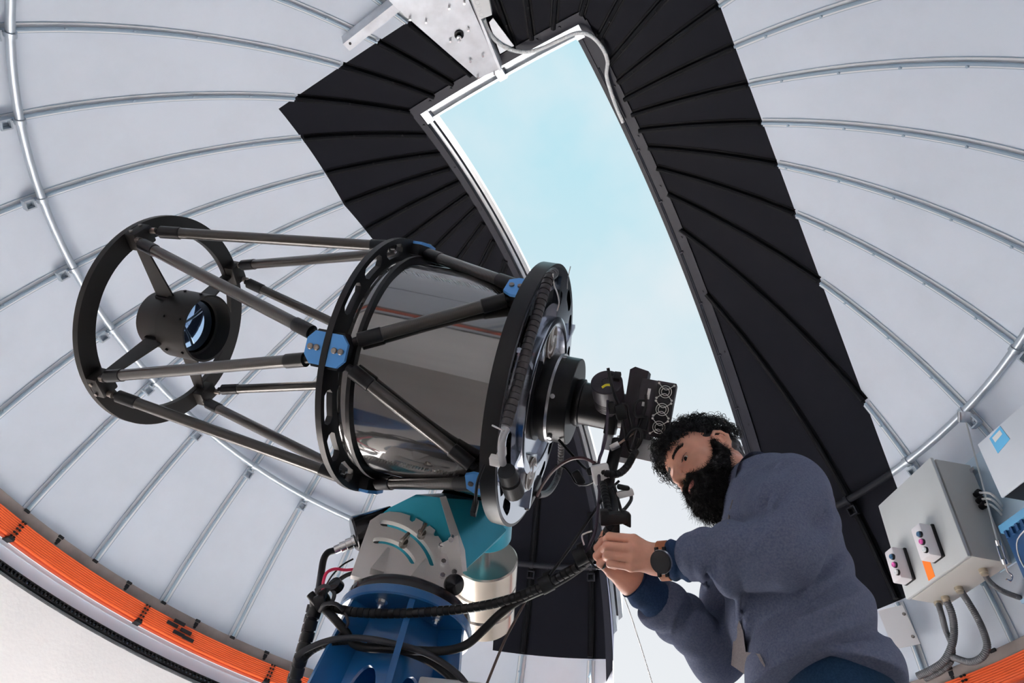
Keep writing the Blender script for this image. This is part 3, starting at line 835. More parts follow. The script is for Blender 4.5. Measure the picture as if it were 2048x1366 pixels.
# rim with four notches round to the right-hand side
out_px += [(818, 1044), (823, 1048), (829, 1045), (831, 1040), (845, 1048), (843, 1056), (848, 1060), (855, 1057), (858, 1055), (869, 1064), (865, 1071), (868, 1076), (875, 1076), (882, 1086), (888, 1100),
           (895, 1121), (899, 1150), (893, 1178), (886, 1192), (800, 1185)]
def slotpx(cx, cy, r0, r1, a0, a1, n=14):
    o = [(cx + r1 * math.cos(a), cy - r1 * math.sin(a)) for a in np.linspace(a0, a1, n)]
    rm = (r0 + r1) / 2; h = (r1 - r0) / 2; 
    o += [(cx + rm * math.cos(a1) + h * math.cos(a1 + q), cy - rm * math.sin(a1) - h * math.sin(a1 + q)) for q in (.7, 1.57, 2.4)]
    o += [(cx + r0 * math.cos(a), cy - r0 * math.sin(a)) for a in np.linspace(a1, a0, n)]
    o += [(cx + rm * math.cos(a0) + h * math.cos(a0 - q), cy - rm * math.sin(a0) - h * math.sin(a0 - q)) for q in (2.4, 1.57, .7)]
    return o
lo = [w2(x, y) for x, y in out_px]
zb2 = min(v for _, v in lo); lo = [(x, max(y, .0)) for x, y in lo]
s1 = [w2(x, y) for x, y in slotpx(757, 1160, 104, 117, math.radians(16), math.radians(86))]
s2 = [w2(x, y) for x, y in slotpx(757, 1160, 69, 82, math.radians(27), math.radians(95))]
for sg in (1, -1):
    b = MB(); b.plate([lo, s1, s2], .018, PB if sg > 0 else PB - G * .17, GX, UZ, bev=.0008)
    sp = b.build('side_plate', M_mill, mount)
    if sg > 0: near_plate = sp
for (x0, y0, x1, y1, w_) in ((776, 1096, 752, 1152, .018), (850, 1118, 832, 1166, .018)):
    A, B_ = hitp(x0, y0, PB + G * .009, G), hitp(x1, y1, PB + G * .009, G)
    MB().hull([A - GX * .004, A + GX * .006, B_ - GX * w_, B_ + GX * w_, B_ - GX * w_ + G * .03, B_ + GX * w_ + G * .03, A + G * .004]).build('gusset', M_mill, near_plate)
for (x, y, an) in ((806, 1090, 1.2), (842, 1072, 1.35)):
    c = hitp(x, y, PB + G * .009, G); dr = GX * math.cos(an) + UZ * math.sin(an); dq = dr.cross(G)
    kb = MB().cyl(c, c + G * .02, .012, 16).box(c + G * .03, .040, .011, .022, dr, dq, G, bev=.003).build('wing_knob', M_cw, near_plate)
b = MB()
for (x, y) in ((881, 1094), (886, 1126), (884, 1154)): 
    c = hitp(x, y, PB + G * .009, G); b.cyl(c, c + G * .012, .0075, 6)
b.build('clamp_bolt', M_steel, near_plate)
c = hitp(905, 1168, PB + G * .03, G); b = MB(); ax = (G * .75 - UZ * .5 + GX * .4).normalized(); b.lathe([(0, 0), (0, .026), (.006, .028), (.014, .028), (.016, .024), (.016, .004), (.019, 0)], c, ax, 28)
b.build('azimuth_knob', M_anodg, mount)
c = hitp(676, 1176, PB + G * .06, G); b = MB(); b.lathe([(0, 0), (0, .018), (.02, .018), (.022, .008), (.022, 0)], c, (G * .8 - GX * .6).normalized(), 20); b.build('azimuth_knob', M_anodg, mount)
# polar axis housing (teal), its end cap and plug
zz = lambda x, y, d_: at(x, y, d_)
hp = [zz(742, 1046, 2.00), zz(778, 1016, 2.00), zz(832, 989, 2.00), zz(884, 996, 1.97), zz(930, 1140, 1.93), zz(780, 1150, 1.97),
      zz(800, 1005, 2.2), zz(905, 985, 2.22), zz(1002, 1004, 2.22), zz(1014, 1030, 2.22), zz(1012, 1062, 2.2), zz(1000, 1078, 2.2), zz(935, 1112, 2.15)]
MB().hull(hp).build('polar_housing', M_teal, mount, smooth=20)
b = MB(); b.hull([zz(879, 994, 1.962), zz(892, 992, 1.985), zz(918, 1086, 1.935), zz(934, 1142, 1.925), zz(922, 1144, 1.915), zz(908, 1086, 1.925), zz(885, 1000, 1.975), zz(930, 1100, 1.96)])
b.build('housing_edge', M_mill, mount)
b = MB(); b.hull([zz(880, 1088, 1.905), zz(916, 1070, 1.915), zz(926, 1150, 1.90), zz(893, 1170, 1.89), zz(890, 1090, 1.95), zz(918, 1074, 1.95), zz(926, 1150, 1.94)])
hb2 = b.build('housing_cover', M_mill, mount)
b = MB()
for (x, y) in ((902, 1078), (909, 1142)): 
    c = zz(x, y, 1.895); b.cyl(c + FW * .02, c - FW * .006, .0075, 14)
b.build('cover_screw', M_steel, hb2)
p0, p1 = zz(706, 1068, 2.0), zz(790, 1045, 2.05)
MB().cyl(p0, p1, .052, 32, bev=.006).build('motor_end', M_anodg, mount)
q0 = zz(712, 1082, 1.93); q1 = zz(668, 1101, 1.92); u = (q1 - q0).normalized()
b = MB(); b.lathe([(0, 0), (0, .020), (.008, .020), (.010, .016), (.026, .017), (.028, .014), (.044, .015), (.046, .012), (.062, .012), (.062, 0)], q0, u, 18); b.build('cable_connector', M_steel, mount)
# declination axis: saddle, shaft and counterweight
dd = tdir(DEC); T0 = tp(DS); tt = TN.cross(dd).normalized()
MB().box(T0 + dd * .388, .26, .17, .028, TN, tt, dd, bev=.004).build('saddle_plate', M_anod, mount)
MB().cyl(T0 + dd * .40, T0 + dd * .58, .085, 40, bev=.01).build('declination_housing', M_teal, mount)
MB().cyl(T0 + dd * .56, T0 + dd * .97, .019, 24).build('counterweight_shaft', M_steel, mount)
for a0, a1, r_ in ((.665, .765, .112), (.768, .855, .112), (.858, .94, .112)):
    MB().cyl(T0 + dd * a0, T0 + dd * a1, r_, 64, bev=.005).build('counterweight', M_cw, mount)
# ------------------------------------------------------------------ shutter drive at the top of the slit
def hd(x, y, dr=.10): return hits(x, y, R - dr)
def slab(pxs, dr, th):
    p = [hd(x, y, dr) for x, y in pxs]; c = sum(p, Vector()) / len(p); n = (c - OC).normalized()
    pl = [q - n * (q - c).dot(n) for q in p]
    return pl, n * th, n, c
M_galv2 = mat('galvanised_bright', (.62, .65, .69), .42, .35, var=.14, vscale=10)
drive = thing('shutter_drive', hd(900, 70, .10), 'galvanised shutter drive plate with bolts above the slit', 'motor')
pl, dv, nrm, cc = slab([(790, 8), (955, 160), (999, 143), (935, -10), (880, -135), (690, -85)], .10, .008)
MB().prism(pl, dv).build('base_plate', M_galv2, drive)
pl2, dv2, n2, c2_ = slab([(812, -4), (857, 62), (922, 20), (862, -92), (760, -70)], .118, .006)
MB().prism(pl2, dv2).build('cover_plate', M_galv2, drive)
pl3, dv3, n3, c3_ = slab([(999, 143), (935, -10), (941, -14), (1003, 140)], .10, .09)
MB().prism(pl3, dv3).build('side_plate', M_galv2, drive)
pl3, dv3, n3, c3_ = slab([(978, 45), (986, 36), (1028, 92), (1000, 108)], .06, .006)
MB().prism(pl3, dv3).build('motor_bracket', M_galv2, drive)
hp_ = lambda x, y: hitp(x, y, cc, nrm)
c = hp_(918, 68)
b = MB(); b.lathe([(0, 0), (0, .026), (.012, .026), (.014, .018), (.016, .018)], c, -nrm, 28); b.build('shaft_collar', M_blackp, drive)
b = MB(); b.lathe([(0, .010), (.03, .010), (.032, .014), (.045, .014), (.047, .006), (.07, .006), (.07, 0)], c, (-nrm + RT * -.05).normalized(), 14); b.build('drive_shaft', M_steel, drive)
for (x, y) in ((820, 34), (852, 40), (936, 56), (900, 78), (940, 118), (965, 107), (955, 150), (988, 143), (898, 12), (928, 2)):
    c = hp_(x, y); MB().cyl(c, c - nrm * .026, .007, 8).build('bolt', M_steel, drive)
angle = thing('angle_bracket', hd(745, 50, .08), 'grey steel angle bracket over the dark band edge', 'bracket')
pl, dv, n_, c_ = slab([(686, 88), (790, 6), (800, 22), (699, 102)], .09, .006)
MB().prism(pl, dv).build('flange', M_galv2, angle)
pl, dv, n_, c_ = slab([(686, 88), (790, 6), (791, 8), (688, 91)], .09, .07)
MB().prism(pl, dv).build('web', M_galv2, angle)
c = hd(700, 86, .09); MB().cyl(c, c - n_ * .008, .007, 10).build('bolt', M_blackp, angle)
jb = thing('junction_box', hd(958, 12, .12), 'small grey electrical junction box above the slit', 'box')
pl, dv, n_, c_ = slab([(942, -8), (975, -14), (984, 30), (958, 40)], .12, .04)
MB().prism(pl, dv).build('box_body', M_whiteflex, jb)
b = MB()
for (x, y) in ((955, 5), (958, 18), (963, 30)): c = hd(x, y, .121); b.lathe([(0, .012), (.002, .012), (.002, .014), (0, .014)], c, -n_, 18, close=True)
b.build('knockout_ring', M_galv, jb, kind='stuff')
def flex(name, pts, r_, m, label, cat, group=None, pitch=.008, n=10):
    """corrugated conduit: a tube with ridges"""
    path = spline(pts, n); L = [0.0]
    for i in range(1, len(path)): L.append(L[-1] + (path[i] - path[i - 1]).length)
    cnt = int(L[-1] / pitch) * 4; out = []; rs = []; j = 0
    for i in range(cnt + 1):
        s = L[-1] * i / cnt
        while j < len(L) - 2 and L[j + 1] < s: j += 1
        u = (s - L[j]) / max(1e-9, L[j + 1] - L[j]); out.append(path[j].lerp(path[j + 1], u)); rs.append(r_ * (1.0 if i % 4 < 2 else .90))
    o = MB().tube(out, rs, 12).build(name, m); return tag(o, label, cat, group)
flex('conduit', [hd(x, y, .07) for x, y in ((968, 38), (975, 58), (990, 80), (1018, 98), (1052, 104), (1085, 96), (1120, 80), (1155, 66))] + [hd(x, y, .05) for x, y in ((1182, 72), (1204, 95), (1215, 122), (1213, 150), (1220, 178), (1233, 215), (1246, 245))], .0115, M_whiteflex, 'light corrugated conduit bending along the top of the slit', 'conduit')

# ------------------------------------------------------------------ electrical cabinet and its neighbours
K_ = 1.30
def kp(x, y, z): return CAM + (Vector((x, y, z + H)) - CAM) * K_
CT = [kp(1.157, 1.124, .151), kp(1.371, .866, .109), kp(1.377, .894, -.256), kp(1.163, 1.152, -.214)]
CX = (CT[1] - CT[0] + CT[2] - CT[3]).normalized(); CY = (CT[3] - CT[0] + CT[2] - CT[1]); CY = (CY - CX * CY.dot(CX)).normalized(); CN = CX.cross(CY).normalized()
if CN.dot(FW) < 0: CN = -CN
CW_, CHH, CD = (CT[1] - CT[0]).length, (CT[3] - CT[0]).length, .185
CC = sum(CT, Vector()) / 4
M_cab = mat('cabinet_grey', (.46, .49, .50), .42, var=.03, vscale=5)
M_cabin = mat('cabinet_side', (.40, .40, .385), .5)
cab = thing('electrical_cabinet', CC + CN * CD / 2 + CY * CHH / 2, 'grey steel electrical cabinet with two push button stations', 'cabinet')
MB().box(CC + CN * (CD / 2 + .012), CW_ * .99, CHH * .99, CD - .02, CX, CY, CN, bev=.004).build('body', M_cabin, cab)
MB().box(CC + CN * .005, CW_, CHH, .016, CX, CY, CN, bev=.004).build('door', M_cab, cab)
cabf = lambda x, y, o=0.0: hitp(x, y, CC - CN * (.003 + o), CN)
b = MB(); c = hitp(1856, 1134, CC - CN * .0036, CN); b.box(c + CX * .0, .046, .105, .0012, CX, CY, CN); b.build('orange_sticker', mat('orange_label', (.95, .20, .015), .5), cab)
M_btn = [mat('button_blue', (.03, .10, .20), .35), mat('button_magenta', (.55, .08, .32), .35), mat('button_white', (.75, .78, .80), .35)]
M_stat = mat('station_white', (.72, .70, .73), .4)
for (bx_, by_, bt) in ((1812, 1134, ((1787, 1114), (1792, 1130), (1797, 1145))), (1868, 1088, ((1842, 1069), (1847, 1084), (1853, 1100)))):
    c = hitp(bx_, by_, CC - CN * .003, CN)
    st = MB().box(c - CN * .034, .066, .150, .062, CX, CY, CN, bev=.008).build('button_station', M_stat, cab)
    MB().box(c - CN * .004 + CX * .003, .074, .150, .016, CX, CY, CN, bev=.003).build('station_base', M_blackp, st)
    f0 = c - CN * .065
    for (x, y), m_ in zip(bt, M_btn):
        p = hitp(x, y, f0, CN); q = p - c; p = c - CN * .065 + CX * max(-.03, min(.03, q.dot(CX))) + CY * q.dot(CY)
        k = MB().lathe([(0, 0), (0, .0135), (.008, .0135), (.009, .011)], p, -CN, 18).build('button_collar', M_blackp, st)
        MB().lathe([(.008, .0110), (.015, .0105), (.016, .008), (.0135, .003), (.0135, 0)], p, -CN, 18).build('button_cap', m_, st)
for (x, y) in ((1875, 1205), (1889, 1195), (1917, 1176), (1966, 1139)):
    pass
BO = CC + CY * CHH / 2
def cbot(x, y): return hitp(x, y, BO, CY)
GL = [cbot(1876, 1205), cbot(1890, 1195), cbot(1917, 1176), cbot(1966, 1140)]
M_brass = mat('nickel_brass', (.50, .44, .34), .35, .8)
for p in GL: MB().lathe([(-.004, 0), (-.004, .017), (.012, .017), (.014, .014), (.022, .0135), (.022, 0)], p, CY, 12).build('cable_gland', M_brass, cab)
SR = CC + CX * CW_ / 2
SG = [hitp(x, y, SR, CX) for x, y in ((1952, 990), (1957, 1003), (1963, 1014))]
for p in SG: MB().lathe([(-.004, 0), (-.004, .013), (.01, .013), (.012, .0155), (.026, .0155), (.028, .007), (.03, .007)], p, CX, 12).build('side_gland', M_blackp, cab)
b = MB(); c = hitp(1944, 945, CC + CN * CD, CN); b.box(c, .07, .016, .03, CX, CY, CN); b.box(c - CX * .01, .03, .03, .006, CX, CY, CN); b.build('mounting_bracket', M_steel, cab)
def rad(p, rr):                      # pulls a point out to a given distance from the dome centre
    d = (p - CAM); return p
def wallpt(x, y, rr=2.40): return hits(x, y, rr) if hits(x, y, rr).z > H else hitc(x, y, rr)
flex('conduit', [GL[1], at(1903, 1225, 2.95)] + [wallpt(x, y, 2.36) for x, y in ((1908, 1258), (1904, 1290), (1888, 1322), (1862, 1340), (1836, 1352))], .0155, M_greyflex, 'thick grey conduit curving left under the cabinet', 'conduit')
flex('conduit', [GL[0], at(1884, 1232, 2.96)] + [wallpt(x, y, 2.40) for x, y in ((1892, 1262), (1904, 1292), (1902, 1322), (1880, 1344), (1850, 1358))], .0125, M_greyflex, 'thinner grey conduit dropping beside the thick one', 'conduit')
flex('conduit', [GL[2], at(1935, 1202, 2.92)] + [wallpt(x, y, 2.37) for x, y in ((1956, 1238), (1970, 1272), (1974, 1296), (1962, 1316), (1938, 1324), (1905, 1314))], .0145, M_greyflex, 'grey conduit looping back under the cabinet with a black tie', 'conduit')
flex('conduit', [GL[3], at(1978, 1162, 2.85), at(2005, 1182, 2.85), at(2050, 1198, 2.88), at(2090, 1205, 2.9)], .0115, M_greyflex, 'grey conduit leaving the cabinet towards the battery', 'conduit')
for i, p in enumerate(SG):
    o = MB().tube(spline([p + CX * .02, at(1982, 988 + i * 11, 2.83), at(2002, 1008 + i * 10, 2.86), at(2015, 1035 + i * 10, 2.9)], 6), .005, 8).build('white_lead', M_white)
    tag(o, ('upper white lead from the top gland on the cabinet side', 'middle white lead between the two others on the cabinet side', 'lower white lead from the bottom gland on the cabinet side')[i], 'cable', 'white leads from the cabinet')
# mounting plate, inverter, battery
pl_t = thing('mounting_plate', CC + CX * .36 + CN * .2 + CY * .2, 'pale blue steel plate behind the cabinet and inverter', 'plate')
MB().box(CC + CX * (CW_ / 2 + .06) + CN * (CD + .03) - CY * .03, .34, .50, .006, CX, CY, CN).build('sheet', mat('pale_blue_sheet', (.42, .55, .66), .4), pl_t)
I0 = at(1955, 889, 2.78); I1 = at(2020, 814, 2.70)
ix = CX; iw = .36; ih = .25
inv = thing('inverter', I0 + CX * iw / 2 + CY * ih, 'light grey inverter box with a blue label', 'box')
ic = I0 + CX * iw / 2 + CY * ih / 2
MB().box(ic + CN * .004, iw, ih, .008, CX, CY, CN, bev=.002).build('front_panel', mat('inverter_grey', (.55, .60, .66), .4), inv)
MB().box(ic + CN * .075, iw * .985, ih * .985, .135, CX, CY, CN, bev=.003).build('housing', M_blackp, inv)
pf = lambda x, y: hitp(x, y, ic - CN * .0006, CN)
b = MB(); b.prism([pf(x, y) for x, y in ((1979, 877), (2000, 852), (2020, 878), (1996, 907))], -CN * .0008); lb = b.build('blue_label', mat('label_blue', (.10, .40, .68), .5), inv)
MB().prism([pf(x, y) - CN * .0009 for x, y in ((1985, 876), (2000, 860), (2005, 868), (1991, 885))], -CN * .0006).build('label_window', M_white, lb)
for i in range(7):
    MB().box(ic + CX * (iw / 2 - .0) + CN * .07 + CY * (-.10 + i * .03), .006, .012, .11, CX, CY, CN).build('vent_slat', M_anod, inv)
B0_ = at(1998, 1058, 2.72); bw, bh = .30, .26
bat = thing('battery', B0_ + CX * bw / 2 + CY * bh + CN * .09, 'dark blue battery with a ribbed lighter lid', 'battery')
M_bat = mat('battery_blue', (.015, .06, .16), .35); M_batl = mat('battery_lid', (.10, .30, .50), .35)
bc = B0_ + CX * bw / 2 + CN * .09
bb = MB().box(bc + CY * (bh / 2 + .02), bw * .95, bh, .17, CX, CY, CN, bev=.006).build('case', M_bat, bat)
MB().box(bc + CY * .005, bw, .034, .185, CX, CY, CN, bev=.004).build('lid', M_batl, bat)
for i in range(9): MB().box(bc - CN * .088 + CY * .036 + CX * (-bw / 2 + .025 + i * .03), .012, .03, .01, CX, CY, CN).build('lid_rib', M_bat, bat)
b = MB(); q = [bc - CN * .0862 + CX * x + CY * y for x, y in ((-.09, .075), (.14, .075), (.14, .22), (-.09, .22))]
b.tube(spline(q, 8, closed=True), .0025, 6, closed=True); b.build('label_outline', M_white, bat)
shelf = MB().box(bc + CY * (bh + .028) + CN * .03, .36, .014, .26, CX, CY, CN).build('shelf', mat('shelf_blue', (.25, .38, .50), .4)); tag(shelf, 'pale blue metal shelf under the battery', 'shelf')
# wire rope and turnbuckle between the ring tube and the shelf
w0 = hits(1931, 838, 2.40); w1 = at(1994, 1080, 2.72); w2_ = at(2010, 1128, 2.70); w3 = at(2018, 1152, 2.70)
rope = thing('turnbuckle', w3, 'steel turnbuckle hanging on a thin wire rope beside the cabinet', 'turnbuckle')
MB().tube([w0, w0.lerp(w1, .5), w1], .0035, 8).build('wire_rope', M_cab, rope)
u = (w2_ - w1).normalized(); sd = u.cross(FW).normalized(); b = MB()
for sg in (-1, 1): b.tube([w1 + u * .008 + sd * .009 * sg, w2_ - u * .006 + sd * .009 * sg], .004, 8)
b.cyl(w1, w1 + u * .02, .012, 10); b.cyl(w2_ - u * .02, w2_, .012, 10); b.build('barrel', M_steel, rope)
MB().tube(spline([w2_, w3 - u * .02, w3 + sd * .012, w3 + u * .018, w3 - sd * .014 + u * .01], 6), .0042, 8).build('hook', M_steel, rope)
c = hits(1928, 834, 2.33); MB().box(c, .05, .05, .02, RT, UP, FW, bev=.004).build('rope_bracket', M_ringp if False else M_steel, rope)
# clear plastic cover on the dome beside the man
cp_ = [hits(x, y, 2.42) for x, y in ((1757, 1222), (1806, 1210), (1842, 1288), (1788, 1299))]; cc = sum(cp_, Vector()) / 4
m = mat('cloudy_plastic', (.70, .70, .72), .3); m.node_tree.nodes['Principled BSDF'].inputs['Transmission Weight'].default_value = .35
cov = thing('plastic_cover', cc, 'cloudy plastic cover screwed to the dome behind the man', 'cover')
nn = (OC - cc).normalized(); MB().prism(cp_, nn * .004).build('sheet', m, cov)
for (x, y) in ((1810, 1229), (1828, 1274)): c = hits(x, y, 2.415); MB().cyl(c + nn * .004, c + nn * .012, .007, 8).build('screw', M_screw, cov)
# ------------------------------------------------------------------ the man at the camera: distance fields turned into meshes
def A3(v): return np.array((v[0], v[1], v[2]), dtype=np.float32)
class Grid:
    def __init__(s, lo, hi, h):
        s.lo = np.array(lo, np.float32); s.h = h
        n = np.ceil((np.array(hi) - s.lo) / h).astype(int) + 1; s.n = n
        ax = [s.lo[i] + h * np.arange(n[i], dtype=np.float32) for i in range(3)]
        X, Y, Z = np.meshgrid(*ax, indexing='ij'); s.P = np.stack([X.ravel(), Y.ravel(), Z.ravel()], 1)
    def mesh(s, F):
        F = F.reshape(s.n).astype(np.float32); S = F < 0
        c = [(i, j, k) for i in (0, 1) for j in (0, 1) for k in (0, 1)]
        nx, ny, nz = s.n; sl = lambda A, q: A[q[0]:nx - 1 + q[0], q[1]:ny - 1 + q[1], q[2]:nz - 1 + q[2]]
        cnt = sum(sl(S, q).astype(np.int8) for q in c); act = (cnt > 0) & (cnt < 8)
        I = np.argwhere(act); idx = np.full(act.shape, -1, np.int64); idx[tuple(I.T)] = np.arange(len(I))
        acc = np.zeros((len(I), 3), np.float32); num = np.zeros(len(I), np.float32)
        val = {q: F[I[:, 0] + q[0], I[:, 1] + q[1], I[:, 2] + q[2]] for q in c}
        for q in c:
            for ax in range(3):
                if q[ax]: continue
                q2 = list(q); q2[ax] = 1; f0, f1 = val[q], val[tuple(q2)]
                m = (f0 < 0) != (f1 < 0); t = np.where(m, f0 / np.where(m, f0 - f1, 1), 0)
                p = np.tile(np.array(q, np.float32), (len(I), 1)); p[:, ax] = t
                acc += p * m[:, None]; num += m
        V = s.lo + s.h * (I + acc / num[:, None])
        quads = []
        for ax in range(3):
            q2 = [0, 0, 0]; q2[ax] = 1
            Aq = S[:nx - q2[0], :ny - q2[1], :nz - q2[2]]; Bq = S[q2[0]:, q2[1]:, q2[2]:]
            E = np.argwhere(Aq != Bq); u, w = (ax + 1) % 3, (ax + 2) % 3
            E = E[(E[:, u] > 0) & (E[:, w] > 0) & (E[:, u] < s.n[u] - 1) & (E[:, w] < s.n[w] - 1)]
            def g(du, dw):
                e = E.copy(); e[:, u] -= du; e[:, w] -= dw; return idx[e[:, 0], e[:, 1], e[:, 2]]
            q = np.stack([g(1, 1), g(0, 1), g(0, 0), g(1, 0)], 1)
            fl = ~Aq[E[:, 0], E[:, 1], E[:, 2]]; q[fl] = q[fl][:, ::-1]
            quads.append(q[(q >= 0).all(1)])
        return V, np.concatenate(quads)
def smin(a, b, k):
    h = np.clip(.5 + .5 * (b - a) / k, 0, 1); return b + (a - b) * h - k * h * (1 - h)
def smax(a, b, k): return -smin(-a, -b, k)
def cap(P, a, b, r0, r1=None):
    r1 = r0 if r1 is None else r1; a, b = A3(a), A3(b); ab = b - a
    t = np.clip((P - a) @ ab / max(1e-9, ab @ ab), 0, 1)
    return np.linalg.norm(P - a - t[:, None] * ab, axis=1) - (r0 + (r1 - r0) * t)
def ell(P, c, r, rot=None):
    q = P - A3(c)
    if rot is not None: q = q @ np.array(rot, np.float32)
    r = np.array(r, np.float32); k0 = np.linalg.norm(q / r, axis=1); k1 = np.linalg.norm(q / (r * r), axis=1)
    return k0 * (k0 - 1) / np.maximum(k1, 1e-6)
def chain(P, pts, rs, k=.01):
    d = None
    for i in range(len(pts) - 1):
        e = cap(P, pts[i], pts[i + 1], rs[i], rs[i + 1]); d = e if d is None else smin(d, e, k)
    return d
_r = np.random.default_rng(5)
def noise(P, f, n=8, seed=0):
    g = np.random.default_rng(seed); o = np.zeros(len(P), np.float32)
    for _ in range(n):
        d = g.normal(size=3); d /= np.linalg.norm(d); o += np.sin(P @ (d * f * g.uniform(.6, 1.5)).astype(np.float32) + g.uniform(0, 6.28))
    return o / math.sqrt(n)
def np_mesh(name, V, Q, mats, mi=None, smooth=True):
    me = bpy.data.meshes.new(name); me.vertices.add(len(V)); me.vertices.foreach_set('co', np.asarray(V, np.float32).ravel())
    k = Q.shape[1]; me.loops.add(Q.size); me.loops.foreach_set('vertex_index', Q.ravel().astype(np.int32))
    me.polygons.add(len(Q)); me.polygons.foreach_set('loop_start', np.arange(0, Q.size, k, dtype=np.int32)); me.polygons.foreach_set('loop_total', np.full(len(Q), k, np.int32))
    for m in (mats if isinstance(mats, (list, tuple)) else [mats]): me.materials.append(m)
    if mi is not None: me.polygons.foreach_set('material_index', mi.astype(np.int32))
    me.polygons.foreach_set('use_smooth', np.full(len(Q), smooth)); me.update(); me.validate()
    return me
def relax(V, Q, it=2, lam=.5):
    n = len(V)
    for _ in range(it):
        s_ = np.zeros((n, 3)); c = np.zeros(n)
        for a, b in ((0, 1), (1, 2), (2, 3), (3, 0)):
            for i, j in ((a, b), (b, a)):
                np.add.at(s_, Q[:, i], V[Q[:, j]]); np.add.at(c, Q[:, i], 1)
        V = V + lam * (s_ / np.maximum(c, 1)[:, None] - V)
    return V.astype(np.float32)

M_skin = mat('skin', (.64, .325, .23), .48, var=.10, vscale=30, bump=.05, bscale=420)
M_skin.node_tree.nodes['Principled BSDF'].inputs['Subsurface Weight'].default_value = .12
M_skin.node_tree.nodes['Principled BSDF'].inputs['Subsurface Radius'].default_value = (.010, .004, .002)
M_skin.node_tree.nodes['Principled BSDF'].inputs['Subsurface Scale'].default_value = .5
M_lip = mat('lips', (.40, .13, .11), .42)
M_hair = mat('black_hair', (.004, .0045, .007), .45)
M_beard = mat('black_beard', (.006, .0055, .006), .75, spec=.2)
M_brow = mat('hair_shadow', (.10, .055, .04), .6)
def cloth_mat(name, col, col2, scale, bump):
    m = mat(name, col, .92, spec=.12); nt = m.node_tree; N, L = nt.nodes, nt.links; p = N['Principled BSDF']
    tc = N.new('ShaderNodeTexCoord'); no = N.new('ShaderNodeTexNoise'); no.inputs['Scale'].default_value = 260; no.inputs['Detail'].default_value = 3
    L.new(tc.outputs['Object'], no.inputs['Vector'])
    w = N.new('ShaderNodeTexNoise'); w.inputs['Scale'].default_value = scale * 4; w.inputs['Detail'].default_value = 2
    L.new(tc.outputs['Object'], w.inputs['Vector'])
    mx = N.new('ShaderNodeMix'); mx.data_type = 'RGBA'; mx.inputs['A'].default_value = (*col, 1); mx.inputs['B'].default_value = (*col2, 1)
    mr = N.new('ShaderNodeMapRange'); mr.inputs['From Min'].default_value = .3; mr.inputs['From Max'].default_value = .7
    L.new(no.outputs['Fac'], mr.inputs['Value']); L.new(mr.outputs['Result'], mx.inputs['Factor']); L.new(mx.outputs['Result'], p.inputs['Base Color'])
    bu = N.new('ShaderNodeBump'); bu.inputs['Strength'].default_value = bump; bu.inputs['Distance'].default_value = .003
    L.new(w.outputs['Fac'], bu.inputs['Height']); L.new(bu.outputs[0], p.inputs['Normal'])
    return m
M_sweat = cloth_mat('slate_blue_knit', (.082, .100, .165), (.130, .148, .215), 140, .35)
M_navy = cloth_mat('navy_rib', (.014, .034, .085), (.026, .052, .115), 160, .3)
M_trous = cloth_mat('navy_trousers', (.010, .030, .070), (.018, .045, .095), 120, .25)
M_pock = cloth_mat('taupe_lining', (.13, .115, .12), (.18, .16, .165), 120, .3)

# head frame: x = his right, y = forward, z = up
HR = np.array([[-0.59029, -0.6593, -0.46571], [0.77124, -0.63093, -0.08435], [-0.23822, -0.40897, 0.88091]], np.float32)
HO = np.array([0.8423, 0.0831, H - 0.4215], np.float32); HS = 1.05
def h2w(q): return (np.asarray(q, np.float32) * HS) @ HR.T + HO
def w2h(P): return (np.asarray(P, np.float32) - HO) @ HR / HS
def hv(*q): return Vector(h2w(np.array([q]))[0].tolist())

NB_ = at(1518, 982, 1.665)                                   # base of the neck
LSH, LEL, LWR = at(1588, 985, 1.55), at(1566, 1106, 1.325), at(1318, 1122, 1.425)
RSH, REL, RWR = at(1500, 1080, 1.78), at(1437, 1302, 1.52), at(1272, 1168, 1.50)

